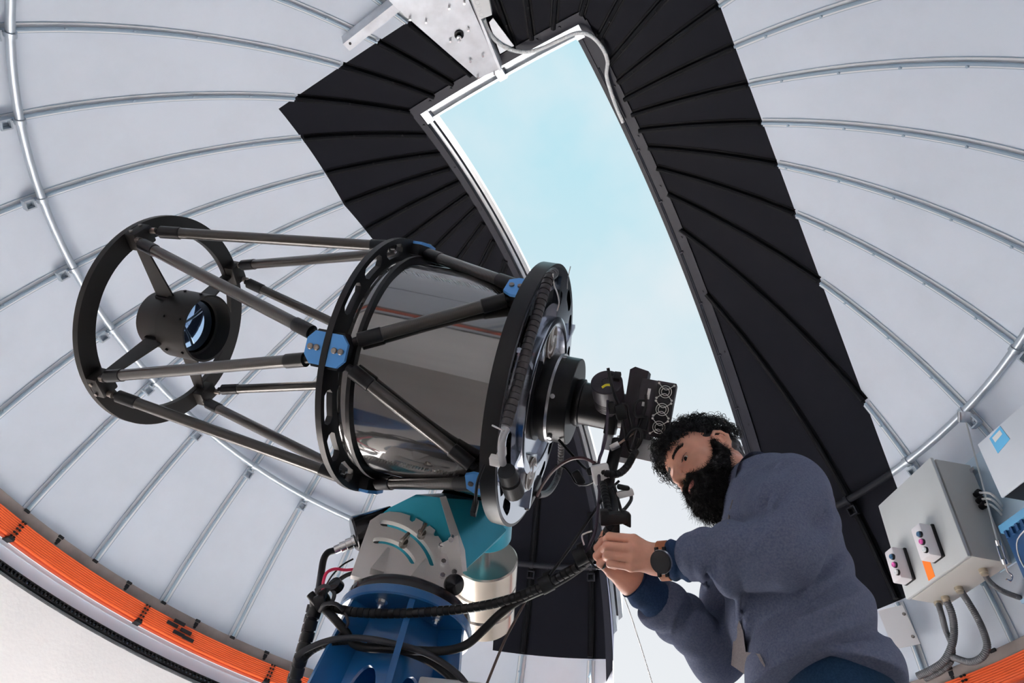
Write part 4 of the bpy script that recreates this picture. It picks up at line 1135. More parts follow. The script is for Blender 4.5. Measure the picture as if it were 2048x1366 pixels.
def head_sdf(Q):
    d = ell(Q, (0, -.012, .047), (.077, .100, .086))
    d = smin(d, ell(Q, (0, .030, -.012), (.062, .060, .092)), .03)
    d = smin(d, ell(Q, (0, .045, .055), (.058, .046, .045)), .03)
    for s in (-1, 1):
        d = smin(d, cap(Q, (s * .052, -.002, -.045), (s * .02, .066, -.092), .022, .022), .025)
        d = smin(d, ell(Q, (s * .043, .056, -.012), (.022, .022, .020)), .02)
        d = smin(d, cap(Q, (s * .012, .084, .029), (s * .044, .070, .033), .010, .009), .012)
    d = smin(d, ell(Q, (0, .072, -.088), (.026, .022, .022)), .02)
    for s in (-1, 1):
        d = smax(d, -ell(Q, (s * .033, .098, .012), (.021, .024, .014)), .012)
    nose = cap(Q, (0, .087, .024), (0, .113, -.020), .0085, .0110)
    nose = smin(nose, ell(Q, (0, .117, -.029), (.0115, .012, .0105)), .008)
    for s in (-1, 1): nose = smin(nose, ell(Q, (s * .0135, .104, -.034), (.0085, .011, .0085)), .005)
    d = smin(d, nose, .010)
    for s in (-1, 1): d = smax(d, -ell(Q, (s * .0065, .106, -.0425), (.0038, .0065, .005)), .002)
    lip = smin(ell(Q, (0, .089, -.058), (.026, .013, .0068)), ell(Q, (0, .088, -.0685), (.023, .013, .0078)), .0015)
    d = smin(d, lip, .005)
    for s in (-1, 1):                                         # eyelids over the eyeballs
        lid = ell(Q, (s * .032, .0722, .0115), (.0165, .0142, .0142))
        lid = smax(lid, -ell(Q, (s * .0325, .089, .0075), (.0140, .013, .0056)), .0012)
        d = smin(d, lid, .004)
    for s in (-1, 1):                                         # ears
        e = ell(Q, (s * .0775, -.012, .006), (.0045, .016, .028))
        rim = [(s * .074, .002, .012), (s * .081, .006, .028), (s * .084, -.006, .040), (s * .086, -.022, .036), (s * .087, -.030, .018), (s * .084, -.024, -.004), (s * .080, -.012, -.020), (s * .076, -.004, -.026), (s * .072, .002, -.020)]
        e = smin(e, chain(Q, rim, [.0040, .0042, .0042, .0042, .0042, .0040, .0055, .006, .005], .003), .002)
        e = smin(e, chain(Q, [(s * .083, -.016, .026), (s * .084, -.020, .010), (s * .081, -.014, -.006)], [.0042, .0045, .0042], .004), .003)
        e = smax(e, -ell(Q, (s * .087, -.004, .002), (.0085, .0085, .012)), .003)
        e = smin(e, ell(Q, (s * .077, .004, -.002), (.005, .004, .006)), .004)
        d = smin(d, e, .003)
    return d
nbl = w2h(np.array([list(NB_)]))[0]
g = Grid((-.125, -.16, -.26), (.125, .14, .15), .0026)
F = head_sdf(g.P)
nk = smin(cap(g.P, (0, -.030, -.03), tuple(nbl + np.array([0, .01, 0])), .056, .062), cap(g.P, (-.045, -.02, -.05), tuple(nbl * .9 + np.array([0, .035, 0])), .018, .016), .02)
F = smin(F, nk, .02)
Vh, Qh = g.mesh(F); Vh = relax(Vh, Qh, 1, .4)
cen = Vh[Qh].mean(1)
mi_h = ((np.abs(cen[:, 0]) < .023) & (cen[:, 1] > .083) & (cen[:, 2] < -.0535) & (cen[:, 2] > -.0735)).astype(int)
# hands
def AT(x, y, d): return A3(at(x, y, d))
def hand(P, wrist, fore, mcps, pips, dips, tips, th, rf=.0088):
    d = cap(P, fore, wrist, .034, .0275)
    palm = None
    for i in range(4):
        e = cap(P, wrist, mcps[i], .0235, .0108); palm = e if palm is None else smin(palm, e, .012)
    d = smin(d, palm, .02)
    for i in range(4):
        k = (1.0, 1.04, .98, .86)[i]
        f = chain(P, [mcps[i], pips[i], dips[i], tips[i]], [.0100 * k, .0093 * k, .0082 * k, .0070 * k], .003)
        d = smin(d, f, .0022)
    d = smin(d, chain(P, th, [.016, .0125, .0108, .0085], .006), .007)
    return d
lm = [AT(1268, 1078, 1.425), AT(1266, 1097, 1.412), AT(1264, 1116, 1.408), AT(1261, 1134, 1.412)]
lp = [AT(1219, 1073, 1.445), AT(1214, 1092, 1.428), AT(1215, 1110, 1.424), AT(1220, 1127, 1.424)]
ld = [AT(1213, 1078, 1.474), AT(1208, 1098, 1.460), AT(1212, 1114, 1.452), AT(1219, 1129, 1.448)]
lt = [AT(1222, 1088, 1.494), AT(1216, 1106, 1.482), AT(1222, 1121, 1.472), AT(1230, 1134, 1.464)]
lth = [AT(1290, 1098, 1.44), AT(1262, 1086, 1.472), AT(1236, 1080, 1.492), AT(1214, 1082, 1.502)]
pts = np.array(lm + lp + ld + lt + lth + [A3(LWR), A3(LWR + (LEL - LWR).normalized() * .10)])
g = Grid(pts.min(0) - .045, pts.max(0) + .045, .0022)
lfo = LWR + (LEL - LWR).normalized() * .09
F = hand(g.P, A3(LWR + (Vector(lm[1].tolist()) - LWR) * .12), A3(lfo), lm, lp, ld, lt, lth)
Vl, Ql = g.mesh(F); Vl = relax(Vl, Ql, 1, .4)
rm = [AT(1222, 1146, 1.500), AT(1214, 1136, 1.512), AT(1210, 1124, 1.525), AT(1212, 1112, 1.536)]
rm = rm[::-1]
rp = [AT(1203, 1082, 1.535), AT(1196, 1096, 1.520), AT(1194, 1112, 1.505), AT(1200, 1128, 1.495)]
rd = [AT(1209, 1068, 1.520), AT(1205, 1082, 1.506), AT(1206, 1098, 1.492), AT(1212, 1116, 1.482)]
rt2 = [AT(1220, 1062, 1.508), AT(1218, 1078, 1.498), AT(1220, 1094, 1.486), AT(1224, 1112, 1.478)]
rth = [AT(1256, 1150, 1.515), AT(1243, 1118, 1.535), AT(1234, 1092, 1.535), AT(1226, 1072, 1.525)]
pts = np.array(rm + rp + rd + rt2 + rth + [A3(RWR), A3(RWR + (REL - RWR).normalized() * .10)])
g = Grid(pts.min(0) - .045, pts.max(0) + .045, .0022)
F = hand(g.P, A3(RWR + (Vector(rm[2].tolist()) - RWR) * .15), A3(RWR + (REL - RWR).normalized() * .09), rm, rp, rd, rt2, rth)
Vr, Qr = g.mesh(F); Vr = relax(Vr, Qr, 1, .4)
# torso, arms and legs under the clothes (coarse)
fw2 = Vector((-.88, -.47, 0)).normalized(); lf2 = Vector((-fw2.y, fw2.x, 0))
HEM = at(1672, 1385, 1.30); HIP = HEM - Vector((0, 0, .13)); CH = NB_.lerp(HEM, .42) + fw2 * .01
ANK = [Vector((HIP.x, HIP.y, 0)) + lf2 * s * .13 + fw2 * (.03 - .05 * s) + Vector((0, 0, .09)) for s in (1, -1)]
KNE = [(HIP + lf2 * s * .10).lerp(ANK[i], .5) + fw2 * .03 for i, s in enumerate((1, -1))]
g = Grid(np.array([min(v.x for v in (HIP, RWR, LEL, ANK[0], ANK[1])) - .3, min(v.y for v in (HIP, RSH, LEL, ANK[0], ANK[1])) - .3, .05]), np.array([HIP.x + .35, max(HIP.y, RSH.y) + .35, NB_.z + .1]), .016)
F = chain(g.P, [A3(NB_ - Vector((0, 0, .03))), A3(CH), A3(HEM), A3(HIP)], [.07, .095, .085, .075], .05)
F = smin(F, chain(g.P, [A3(LSH), A3(LEL), A3(LWR)], [.05, .04, .024], .02), .04)
F = smin(F, chain(g.P, [A3(RSH), A3(REL), A3(RWR)], [.05, .04, .024], .02), .04)
for i, s in enumerate((1, -1)): F = smin(F, chain(g.P, [A3(HIP + lf2 * s * .07), A3(KNE[i]), A3(ANK[i])], [.062, .05, .035], .03), .04)
Vb, Qb = g.mesh(F)
Vs = [h2w(Vh), Vl, Vr, Vb]; off = np.cumsum([0] + [len(v) for v in Vs])
VV = np.concatenate(Vs); QQ = np.concatenate([Qh + off[0], Ql + off[1], Qr + off[2], Qb + off[3]])
MI = np.concatenate([mi_h, np.zeros(len(Ql) + len(Qr) + len(Qb), int)])
man = link('person', np_mesh('person', VV, QQ, [M_skin, M_lip], MI))
tag(man, 'bearded man in a slate blue sweatshirt bent over cables in his hands', 'person')

# eyes
M_eye = mat('eye_white', (.55, .52, .50), .2); M_iris = mat('dark_iris', (.02, .012, .008), .12)
for s in (-1, 1):
    c = hv(s * .032, .0716, .0110); look = Vector((HR @ np.array([0, .90, -.42], np.float32)).tolist()).normalized()
    e = MB().lathe([(.0128 * math.cos(a), .0128 * math.sin(a)) for a in np.linspace(.0, PI, 14)], c, look, 18).build('eye', M_eye, man)
    MB().lathe([(.0131 * math.cos(a), .0131 * math.sin(a)) for a in np.linspace(0, .50, 5)], c, look, 16).build('iris', M_iris, e)

# sweatshirt
def torso(P, infl=0.0):
    ax = [(NB_ - Vector((0, 0, .015)) , .085, .078), (NB_.lerp(HEM, .10), .150, .100), (NB_.lerp(HEM, .24), .180, .118), (CH + fw2 * .008, .178, .136), (NB_.lerp(HEM, .72) + fw2 * .018, .164, .138), (HEM + fw2 * .016, .168, .138), (HEM - Vector((0, 0, .06)) + fw2 * .016, .170, .138)]
    z = P[:, 2]; zs = np.array([a[0].z for a in ax][::-1]); 
    cx = np.interp(z, zs, [a[0].x for a in ax][::-1]); cy = np.interp(z, zs, [a[0].y for a in ax][::-1])
    w = np.interp(z, zs, [a[1] for a in ax][::-1]) + infl; dp = np.interp(z, zs, [a[2] for a in ax][::-1]) + infl
    X = P[:, 0] - cx; Y = P[:, 1] - cy
    u = X * lf2.x + Y * lf2.y; v = X * fw2.x + Y * fw2.y
    d = (np.sqrt((u / w) ** 2 + (v / dp) ** 2) - 1) * np.minimum(w, dp) * .9
    return np.maximum(d, np.maximum(z - (NB_.z + .0), (HEM.z - .01) - z))
lo = np.array([min(RWR.x, LWR.x) - .05, LEL.y - .14, HEM.z - .06]); hi = np.array([HEM.x + .26, max(RSH.y, HEM.y) + .22, NB_.z + .09])
g = Grid(lo, hi, .0044); P = g.P
LC, RC = LWR.lerp(LEL, .225), RWR.lerp(REL, .24)              # where the sleeves end in cuffs
F = torso(P)
sl_ = chain(P, [A3(LSH + Vector((0, 0, .0))), A3(LSH.lerp(LEL, .5)), A3(LEL)], [.084, .080, .064], .05)
sr_ = chain(P, [A3(RSH), A3(RSH.lerp(REL, .55)), A3(REL)], [.080, .072, .060], .03)
F = smin(F, chain(P, [A3(NB_ + lf2 * .05 - Vector((0, 0, .01))), A3(LSH + Vector((0, 0, .02)))], [.060, .070], .03), .05)
F = smin(F, chain(P, [A3(NB_ - lf2 * .05 - Vector((0, 0, .01))), A3(RSH + Vector((0, 0, .02)))], [.060, .070], .03), .05)
fl = chain(P, [A3(LEL), A3(LEL.lerp(LWR, .4)), A3(LC)], [.064, .058, .043], .03)
fr_ = chain(P, [A3(REL), A3(REL.lerp(RWR, .4)), A3(RC)], [.060, .055, .045], .02)
# folds: rings bunched towards the cuff, diagonal pulls at the elbow and shoulder
def along(P, a, b):
    a, b = A3(a), A3(b); ab = b - a; return (P - a) @ ab / (ab @ ab)
tl = along(P, LEL, LC); tr = along(P, REL, RC)
wob = .25 * noise(P, 22, 5, 3)
ridge = lambda x: 1 - 2 * np.abs(np.sin(x))          # sharp creases, round folds
fl = fl + .0080 * ridge(tl * 9.5 + wob * 1.2 + 1.3 * noise(P, 13, 4, 9)) * np.clip((tl - .12) * 1.6, 0, 1) * np.clip((1.0 - tl) / .22, .25, 1)
fl = fl - .004 * np.exp(-((tl - .95) / .05) ** 2)
fl = np.maximum(fl, (tl - 1) * (LC - LEL).length); fr_ = np.maximum(fr_, (tr - 1) * (RC - REL).length)
fr_ = fr_ + .0050 * ridge(tr * 8 + wob * 1.5 + noise(P, 12, 4, 19)) * np.clip((tr - .1) * 1.5, 0, 1)
F = smin(F, smin(sl_, fl, .035), .011); F = smin(F, smin(sr_, fr_, .03), .014)
tu = along(P, LSH, LEL); near_arm = np.exp(-(np.minimum(sl_, .2) / .04) ** 2)
pull = ridge((P @ A3(lf2 * 16 + Vector((0, 0, 30)) + fw2 * 20)) + .9 * noise(P, 11, 5, 21))
F = F + .0075 * pull * np.exp(-((tu - .72) / .38) ** 2) * near_arm
arm2 = ridge(P @ A3(lf2 * 10 + Vector((0, 0, 9)) - fw2 * 26) + 1.0 * noise(P, 8, 5, 41))
F = F + .0055 * arm2 * np.exp(-((tu - .1) / .35) ** 2) * near_arm
dw = ridge(P @ A3(Vector((0, 0, 19)) + fw2 * 13) + 1.3 * noise(P, 7, 5, 33))
low = np.clip((NB_.z - .20 - P[:, 2]) / .12, 0, 1)
F = F + .0100 * dw * low * (1 - near_arm) + .0016 * noise(P, 30, 8, 7)
from mathutils.bvhtree import BVHTree
Vt, Qt = g.mesh(F)
bv = BVHTree.FromPolygons([Vector(v.tolist()) for v in Vt], [tuple(int(i) for i in q) for q in Qt])
# gathered folds laid over the cloth where the sleeve and waist pull it together
FOLDS = [([(1500, 1046), (1478, 1070), (1456, 1094), (1440, 1098)], .010), ([(1520, 1046), (1494, 1080), (1470, 1106), (1450, 1112)], .009), ([(1545, 1062), (1515, 1092), (1492, 1114)], .007),
         ([(1426, 1080), (1418, 1108), (1424, 1140), (1436, 1164)], .010), ([(1403, 1086), (1396, 1116), (1402, 1150), (1412, 1172)], .010), ([(1381, 1088), (1376, 1116), (1380, 1146), (1388, 1164)], .010),
         ([(1452, 1086), (1446, 1116), (1452, 1146)], .007), ([(1560, 926), (1530, 975), (1512, 1025)], .009), ([(1590, 935), (1552, 990), (1530, 1040)], .008), ([(1622, 950), (1590, 1000), (1560, 1055)], .007),
         ([(1648, 985), (1660, 1040), (1650, 1090), (1630, 1125)], .009), ([(1690, 1130), (1660, 1160), (1630, 1178), (1612, 1200)], .010), ([(1722, 1180), (1690, 1205), (1650, 1226), (1600, 1240)], .011),
         ([(1750, 1236), (1705, 1250), (1655, 1268), (1590, 1292), (1545, 1318)], .010), ([(1780, 1280), (1720, 1290), (1660, 1308)], .008),
         ([(1400, 1225), (1385, 1250), (1375, 1285)], .008), ([(1360, 1205), (1345, 1232), (1340, 1262)], .008), ([(1500, 1200), (1496, 1240), (1490, 1275)], .008), ([(1478, 1190), (1474, 1240)], .006)]
mk = np.where(np.abs(F) < .035)[0]; Pm = P[mk]; Fm = F[mk]
for (pxs, rr) in FOLDS:
    pp = []
    for (x, y) in pxs:
        dn = ray(x, y).normalized(); h_ = bv.ray_cast(CAM, dn)
        if h_[0] is not None: pp.append(h_[0] + dn * rr * .05)
    if len(pp) < 2: continue
    pp = spline(pp, 3); m_ = len(pp)
    rs_ = [rr * (.25 + .75 * math.sin(PI * (i + .6) / (m_ + .2))) for i in range(m_)]
    Fm = smin(Fm, chain(Pm, [A3(q) for q in pp], rs_, .004), .008)
F[mk] = Fm
Vt, Qt = g.mesh(F); Vt = relax(Vt, Qt, 1, .3)
top = link('sweatshirt', np_mesh('sweatshirt', Vt, Qt, M_sweat), man); top['label'] = 'slate blue knit sweatshirt with rolled folds'
for (a, b, r0, r1, sd) in ((LC, LWR.lerp(LEL, .105), .044, .0385, 1), (RC, RWR, .044, .038, 2)):
    u = (b - a).normalized(); L = (b - a).length; n = 30; vs = []; ns = 40
    e1 = u.orthogonal().normalized(); e2 = u.cross(e1); L2 = L * (.92 if sd == 1 else .97); A_ = a - u * .012
    prof = [(i / n, r0 + (r1 - r0) * i / n) for i in range(n + 1)]
    c = MB(); ring_ = []
    for (t, r_) in prof + [(1.0, r1 - .006), (.9, r1 - .008)]:
        for k in range(ns):
            an = 2 * PI * k / ns
            rr = r_ * (1 + .025 * math.sin(an * 20)) + (.0028 * math.sin(t * 11 + math.sin(an * 2 + sd)) if t < 1 and r_ > r1 - .004 else 0)
            vs.append(A_ + u * (t * (L2 + .02)) + (e1 * math.cos(an) + e2 * math.sin(an)) * rr)
    m_ = len(prof) + 2
    c.add(vs, [(i * ns + k, i * ns + (k + 1) % ns, (i + 1) * ns + (k + 1) % ns, (i + 1) * ns + k) for i in range(m_ - 1) for k in range(ns)])
    c.build('cuff', M_navy, top, label='navy ribbed cuff')
# seams, zip placket, pocket
def drape(pts, off=.002, m=M_sweat, r_=.0022, name='seam'):
    """runs a thread over the sweatshirt: nearest surface point seen along the given rays"""
    out = []
    for (x, y) in pts:
        d = ray(x, y); dn = d.normalized()
        hit = bv.ray_cast(CAM, dn)
        if hit[0] is not None: out.append(hit[0] - dn * off)
    if len(out) > 2: MB().tube(spline(out, 4), r_, 6).build(name, m, top)
bv = BVHTree.FromPolygons([Vector(v.tolist()) for v in Vt], [tuple(int(i) for i in q) for q in Qt])
drape([(1606, 1142), (1613, 1180), (1621, 1230), (1626, 1290), (1628, 1332)], 0, M_sweat, .0011, 'side_seam')
drape([(1466, 1000), (1462, 1015), (1458, 1032), (1456, 1048)], -.001, M_pock, .0022, 'zip_placket')
pk = []
for (x, y) in ((1478, 1240), (1486, 1262), (1470, 1292), (1486, 1305), (1520, 1308), (1530, 1330), (1522, 1372), (1476, 1380), (1462, 1330), (1466, 1285)):
    dn = ray(x, y).normalized(); h_ = bv.ray_cast(CAM, dn)
    if h_[0] is not None: pk.append(h_[0] - dn * .006)
if len(pk) > 3:
    c = sum(pk, Vector()) / len(pk); mb = MB(); mb.add(pk + [c - FW * .004], [(i, (i + 1) % len(pk), len(pk)) for i in range(len(pk))])
    mb.build('pocket_flap', M_pock, top, label='taupe pocket lining turned out')
# collar
b = MB(); u = (hv(0, -.03, -.10) - NB_).normalized(); e1 = (fw2 - u * fw2.dot(u)).normalized(); e2 = u.cross(e1); vs = []; ns = 36
for t, r_ in ((-.035, .090), (-.01, .080), (.012, .074), (.026, .071), (.028, .067), (.010, .066)):
    for k in range(ns):
        an = 2 * PI * k / ns; vs.append(NB_ + u * (t - .018 * math.cos(an)) + (e1 * math.cos(an) * 1.05 + e2 * math.sin(an)) * r_ + fw2 * .012)
b.add(vs, [(i * ns + k, i * ns + (k + 1) % ns, (i + 1) * ns + (k + 1) % ns, (i + 1) * ns + k) for i in range(5) for k in range(ns)])
b.build('collar', M_sweat, top)
# trousers and shoes
g = Grid(np.array([min(HIP.x, ANK[0].x, ANK[1].x) - .3, min(HIP.y, ANK[0].y, ANK[1].y) - .3, .02]), np.array([HIP.x + .3, HIP.y + .35, HEM.z + .06]), .010); P = g.P
F = ell(P, A3(HEM.lerp(HIP, .5)), (.165, .165, .17))
u = (P[:, 0] - HIP.x) * lf2.x + (P[:, 1] - HIP.y) * lf2.y; v = (P[:, 0] - HIP.x) * fw2.x + (P[:, 1] - HIP.y) * fw2.y
F = np.maximum((np.sqrt((u / .146) ** 2 + (v / .102) ** 2) - 1) * .12, np.maximum(P[:, 2] - (HEM.z + .03), HIP.z - .06 - P[:, 2]))
for i, s in enumerate((1, -1)): F = smin(F, chain(P, [A3(HIP + lf2 * s * .082), A3(KNE[i]), A3(ANK[i])], [.098, .074, .062], .03), .03)
F = F + .003 * noise(P, 24, 8, 17)
Vp, Qp = g.mesh(F)
link('trousers', np_mesh('trousers', relax(Vp, Qp, 1, .5), Qp, M_trous), man)['label'] = 'navy trousers'
for i in range(2):
    a = ANK[i]; g = Grid(np.array([a.x - .28, a.y - .28, -.01]), np.array([a.x + .28, a.y + .28, .16]), .008); P = g.P
    F = smin(cap(P, A3(Vector((a.x, a.y, .045)) - fw2 * .03), A3(Vector((a.x, a.y, .042)) + fw2 * .15), .045, .042), cap(P, A3(Vector((a.x, a.y, .05))), A3(Vector((a.x, a.y, .11))), .046, .042), .03)
    F = np.maximum(F, .001 - P[:, 2]); Vz, Qz = g.mesh(F)
    link('shoe', np_mesh('shoe', relax(Vz, Qz, 1, .5), Qz, M_blackp), man)

# beard: solid core plus strands
def beard_sdf(Q):
    d = None
    for s in (-1, 1):
        for (a, b, r0, r1) in (((s * .070, .008, .012), (s * .066, .012, -.030), .009, .017), ((s * .064, .012, -.030), (s * .050, .040, -.070), .019, .026), ((s * .050, .040, -.070), (s * .016, .072, -.098), .026, .030),
                               ((s * .003, .1005, -.0465), (s * .020, .095, -.0500), .0065, .0090), ((s * .020, .095, -.0500), (s * .034, .080, -.066), .0090, .013), ((s * .034, .078, -.066), (s * .030, .074, -.092), .016, .024)):
            e = cap(Q, a, b, r0, r1); d = e if d is None else smin(d, e, .012)
    d = smin(d, cap(Q, (0, .072, -.092), (0, .058, -.155), .036, .024), .03)
    d = smin(d, ell(Q, (0, .035, -.105), (.050, .045, .035)), .03)
    d = smax(d, -ell(Q, (0, .100, -.0640), (.0290, .034, .0125)), .003)
    return d
g = Grid((-.10, -.04, -.20), (.10, .13, .04), .0032)
F = beard_sdf(g.P) + .0022 * noise(g.P, 240, 10, 2) + .0015 * noise(g.P, 500, 10, 4)
Vd, Qd = g.mesh(F)
brd = link('beard', np_mesh('beard', h2w(Vd), Qd, M_beard), man)
def strands(roots, dirs, lens, r_, curl, seg, seed, name, parent, m, coil=0.0):
    rg = np.random.default_rng(seed); n = len(roots); V = []; Q = []
    t = np.linspace(0, 1, seg + 1)
    for i in range(n):
        d = dirs[i] / (np.linalg.norm(dirs[i]) + 1e-9); a = np.cross(d, rg.normal(size=3)); a /= np.linalg.norm(a) + 1e-9; b = np.cross(d, a)
        ph = rg.uniform(0, 6.28); L = lens[i]
        if coil > 0:
            cr = coil * rg.uniform(.6, 1.3); turns = rg.uniform(1.1, 2.1) * 6.28
            p = roots[i] + np.outer(t * L, d) + np.outer(cr * (np.cos(ph + turns * t) - math.cos(ph)), a) + np.outer(cr * (np.sin(ph + turns * t) - math.sin(ph)), b)
        else:
            p = roots[i] + np.outer(t * L, d) + np.outer(curl * L * np.sin(t * 3 + ph) * t, a)
        tan = np.gradient(p, axis=0); tan /= np.linalg.norm(tan, axis=1)[:, None] + 1e-9
        u = np.cross(tan, [.31, .52, .79]); u /= np.linalg.norm(u, axis=1)[:, None] + 1e-9; w = np.cross(tan, u)
        o = len(V) * (3 * (seg + 1)); rr = r_ * (1 - .6 * t)
        ring_ = np.stack([p + rr[:, None] * (u * math.cos(q) + w * math.sin(q)) for q in (0, 2.094, 4.189)], 1).reshape(-1, 3)
        V.append(ring_)
        for k in range(seg):
            for q in range(3): Q.append((o + k * 3 + q, o + k * 3 + (q + 1) % 3, o + (k + 1) * 3 + (q + 1) % 3, o + (k + 1) * 3 + q))
    ob = link(name, np_mesh(name, h2w(np.concatenate(V)), np.array(Q), m), parent); ob['kind'] = 'stuff'; return ob
rg = np.random.default_rng(11)
cd = Vd[Qd].mean(1); nd_ = np.cross(Vd[Qd[:, 1]] - Vd[Qd[:, 0]], Vd[Qd[:, 3]] - Vd[Qd[:, 0]]); nd_ /= np.linalg.norm(nd_, axis=1)[:, None] + 1e-9
sel = rg.choice(len(cd), min(6500, len(cd)), replace=False)
lowk = np.clip((-.05 - cd[sel][:, 2]) / .08, 0, 1)
strands(cd[sel], nd_[sel] * .55 + np.array([0, -.05, -.75]) * (.35 + lowk[:, None]) + rg.normal(size=(len(sel), 3)) * .28, rg.uniform(.007, .014, len(sel)) + .024 * lowk * rg.uniform(.3, 1, len(sel)), .00042, .3, 4, 3, 'beard_strands', man, M_beard)
# hair: close cap, then curls
def hair_sdf(Q):
    d = ell(Q, (0, -.014, .050), (.0795, .1035, .090))
    d = smin(d, ell(Q, (0, .030, .092), (.062, .058, .038)), .02)
    hl = Q[:, 2] - (.036 + .36 * np.clip(Q[:, 1] - .015, 0, 1) - .9 * np.clip(-.0 - Q[:, 1], 0, .11))   # hairline falls towards the nape
    d = np.maximum(d, -hl)
    return d
g = Grid((-.10, -.14, -.08), (.10, .12, .16), .0034)
F = hair_sdf(g.P) + .002 * noise(g.P, 260, 10, 12)
Vc, Qc = g.mesh(F)
link('hair', np_mesh('hair', h2w(Vc), Qc, M_hair), man)
n = 1500; dr = rg.normal(size=(n * 6, 3)); dr /= np.linalg.norm(dr, axis=1)[:, None]
pt = dr * np.array([.079, .102, .089]) + np.array([0, -.013, .049])
keep = (pt[:, 2] > .048 + .35 * np.clip(pt[:, 1] - .02, 0, .1) - .5 * np.clip(-pt[:, 1] - .02, 0, .1))
front = (pt[:, 1] > .045) & (pt[:, 2] > .075)
keep &= pt[:, 1] > -.062 + .5 * np.clip(pt[:, 2] - .10, -.02, .04)
pt = pt[keep]; dr = dr[keep]; pt, dr = pt[:n], dr[:n]
fr2 = np.clip((pt[:, 1] - .0) / .07, 0, 1)
strands(pt + dr * rg.uniform(.002, .020, len(pt))[:, None] * (1 + .5 * fr2[:, None]), dr * .8 + rg.normal(size=dr.shape) * .5 + np.stack([0 * fr2, .5 * fr2, -.35 * fr2], 1), rg.uniform(.008, .022, len(pt)), .0012, 0, 12, 8, 'curls', man, M_hair, coil=.0074)
nf = 280; xs = rg.uniform(-.058, .058, nf); fp = np.stack([xs, .072 - 7 * xs ** 2 + rg.uniform(0, .02, nf), .080 + rg.uniform(-.012, .022, nf)], 1)
strands(fp, np.stack([xs * 4, .75 + 0 * xs, -.45 + rg.uniform(-.4, .3, nf)], 1), rg.uniform(.014, .036, nf), .0011, 0, 14, 18, 'fringe_curls', man, M_hair, coil=.0078)
# shaved sides, brows, lashes
def surf(q):
    """pushes a head-frame point out to the head's surface along its direction from the centre"""
    q = np.asarray(q, np.float32); c = np.array([0, 0, .0], np.float32)
    return q
ns_ = 900; a_ = rg.uniform(-.075, .02, ns_); zz_ = rg.uniform(.0, .085, ns_); sx = rg.choice([-1, 1], ns_)
ok = zz_ > (.034 + .3 * np.clip(a_ + .02, 0, 1)) - .9 * np.clip(-a_ - .035, 0, .1)
a_, zz_, sx = a_[ok], zz_[ok], sx[ok]
xx = .077 * np.sqrt(np.clip(1 - ((a_ + .012) / .1) ** 2 - ((zz_ - .047) / .086) ** 2, .05, 1))
rp_ = np.stack([sx * xx, a_, zz_], 1)
strands(rp_, np.stack([sx * .5, -.5 + 0 * a_, -.6 + 0 * a_], 1) + rg.normal(size=rp_.shape) * .2, rg.uniform(.004, .008, len(rp_)), .0006, .2, 2, 28, 'short_side_hair', man, M_hair)
hbv = BVHTree.FromPolygons([Vector(v.tolist()) for v in Vh], [tuple(int(i) for i in q) for q in Qh])
def face_y(x, z, dflt):
    h_ = hbv.ray_cast(Vector((x, .2, z)), Vector((0, -1, 0))); return h_[0].y if h_[0] is not None else dflt
bx = []; bd = []
for s in (-1, 1):
    for i in range(130):
        u = rg.uniform(0, 1); x = .011 + .040 * u; z = .0315 + .010 * math.sin(u * 2.2) - .006 * u + rg.uniform(-.0045, .0035) * (1 - .5 * u); y = .0955 - .40 * max(0, x - .012) - 3.0 * max(0, x - .03) ** 2
        y = face_y(s * x, z, y) + .0006; bx.append((s * x, y, z)); bd.append((s * .8, -.10, .35))
strands(np.array(bx), np.array(bd) + rg.normal(size=(len(bx), 3)) * .12, rg.uniform(.007, .011, len(bx)), .0006, .2, 3, 38, 'eyebrows', man, M_hair)
ex = []; ed_ = []
for s in (-1, 1):
    for i in range(26):
        u = i / 25; ex.append((s * (.020 + .026 * u), face_y(s * (.020 + .026 * u), .0130, .084), .0130)); ed_.append((s * (u - .4) * .6, .9, -.55))
strands(np.array(ex), np.array(ed_), np.full(len(ex), .007), .0005, .2, 3, 48, 'eyelashes', man, M_hair)
b = MB(); c = hv(-.011, .106, -.044); b.tube([c + (Vector(HR[:, 0].tolist()) * math.cos(a) * .0045 + Vector(HR[:, 2].tolist()) * math.sin(a) * .0045) for a in np.linspace(0, 2 * PI, 16)[:-1]], .0007, 5, closed=True)
b.build('nose_ring', mat('gold', (.9, .65, .3), .25, 1.0), man)

# watch on the left wrist
wc = at(1322, 1124, 1.376); wa = (LEL - LWR).normalized(); wn_ = (CAM - wc); wn_ = (wn_ - wa * wn_.dot(wa)).normalized(); wx = wa.cross(wn_)
wn2 = (wn_ * .93 + wx * .10 - wa * .30).normalized()
wt_ = thing('wristwatch', wc, 'round black wristwatch on a brown leather strap', 'watch')
b = MB(); b.lathe([(-.008, .0), (-.008, .020), (-.004, .0235), (.003, .0235), (.005, .022)], wc, wn2, 40); b.build('case', M_anodg, wt_)
b = MB(); b.lathe([(.0045, .0), (.0045, .0222)], wc, wn2, 40); b.build('glass', mat('watch_glass', (.003, .004, .008), .06), wt_)
b = MB(); b.lathe([(.001, .0236), (.001, .0243), (-.004, .0243), (-.004, .0236)], wc, wn2, 40, close=True); b.build('bezel_edge', M_steel, wt_)
b = MB(); vs = []; ns = 32; wcen = LWR + wa * .012
for k in range(ns):
    an = 2 * PI * k / ns; p = wn_ * math.cos(an) * .0375 + wx * math.sin(an) * .0375
    q = p.normalized()
    for da, dr_ in ((-.010, 0), (-.010, .003), (.010, .003), (.010, 0)): vs.append(wcen + p + q * dr_ + wa * da)
b.add(vs, [(k * 4 + j, k * 4 + (j + 1) % 4, ((k + 1) % ns) * 4 + (j + 1) % 4, ((k + 1) % ns) * 4 + j) for k in range(ns) for j in range(4)])
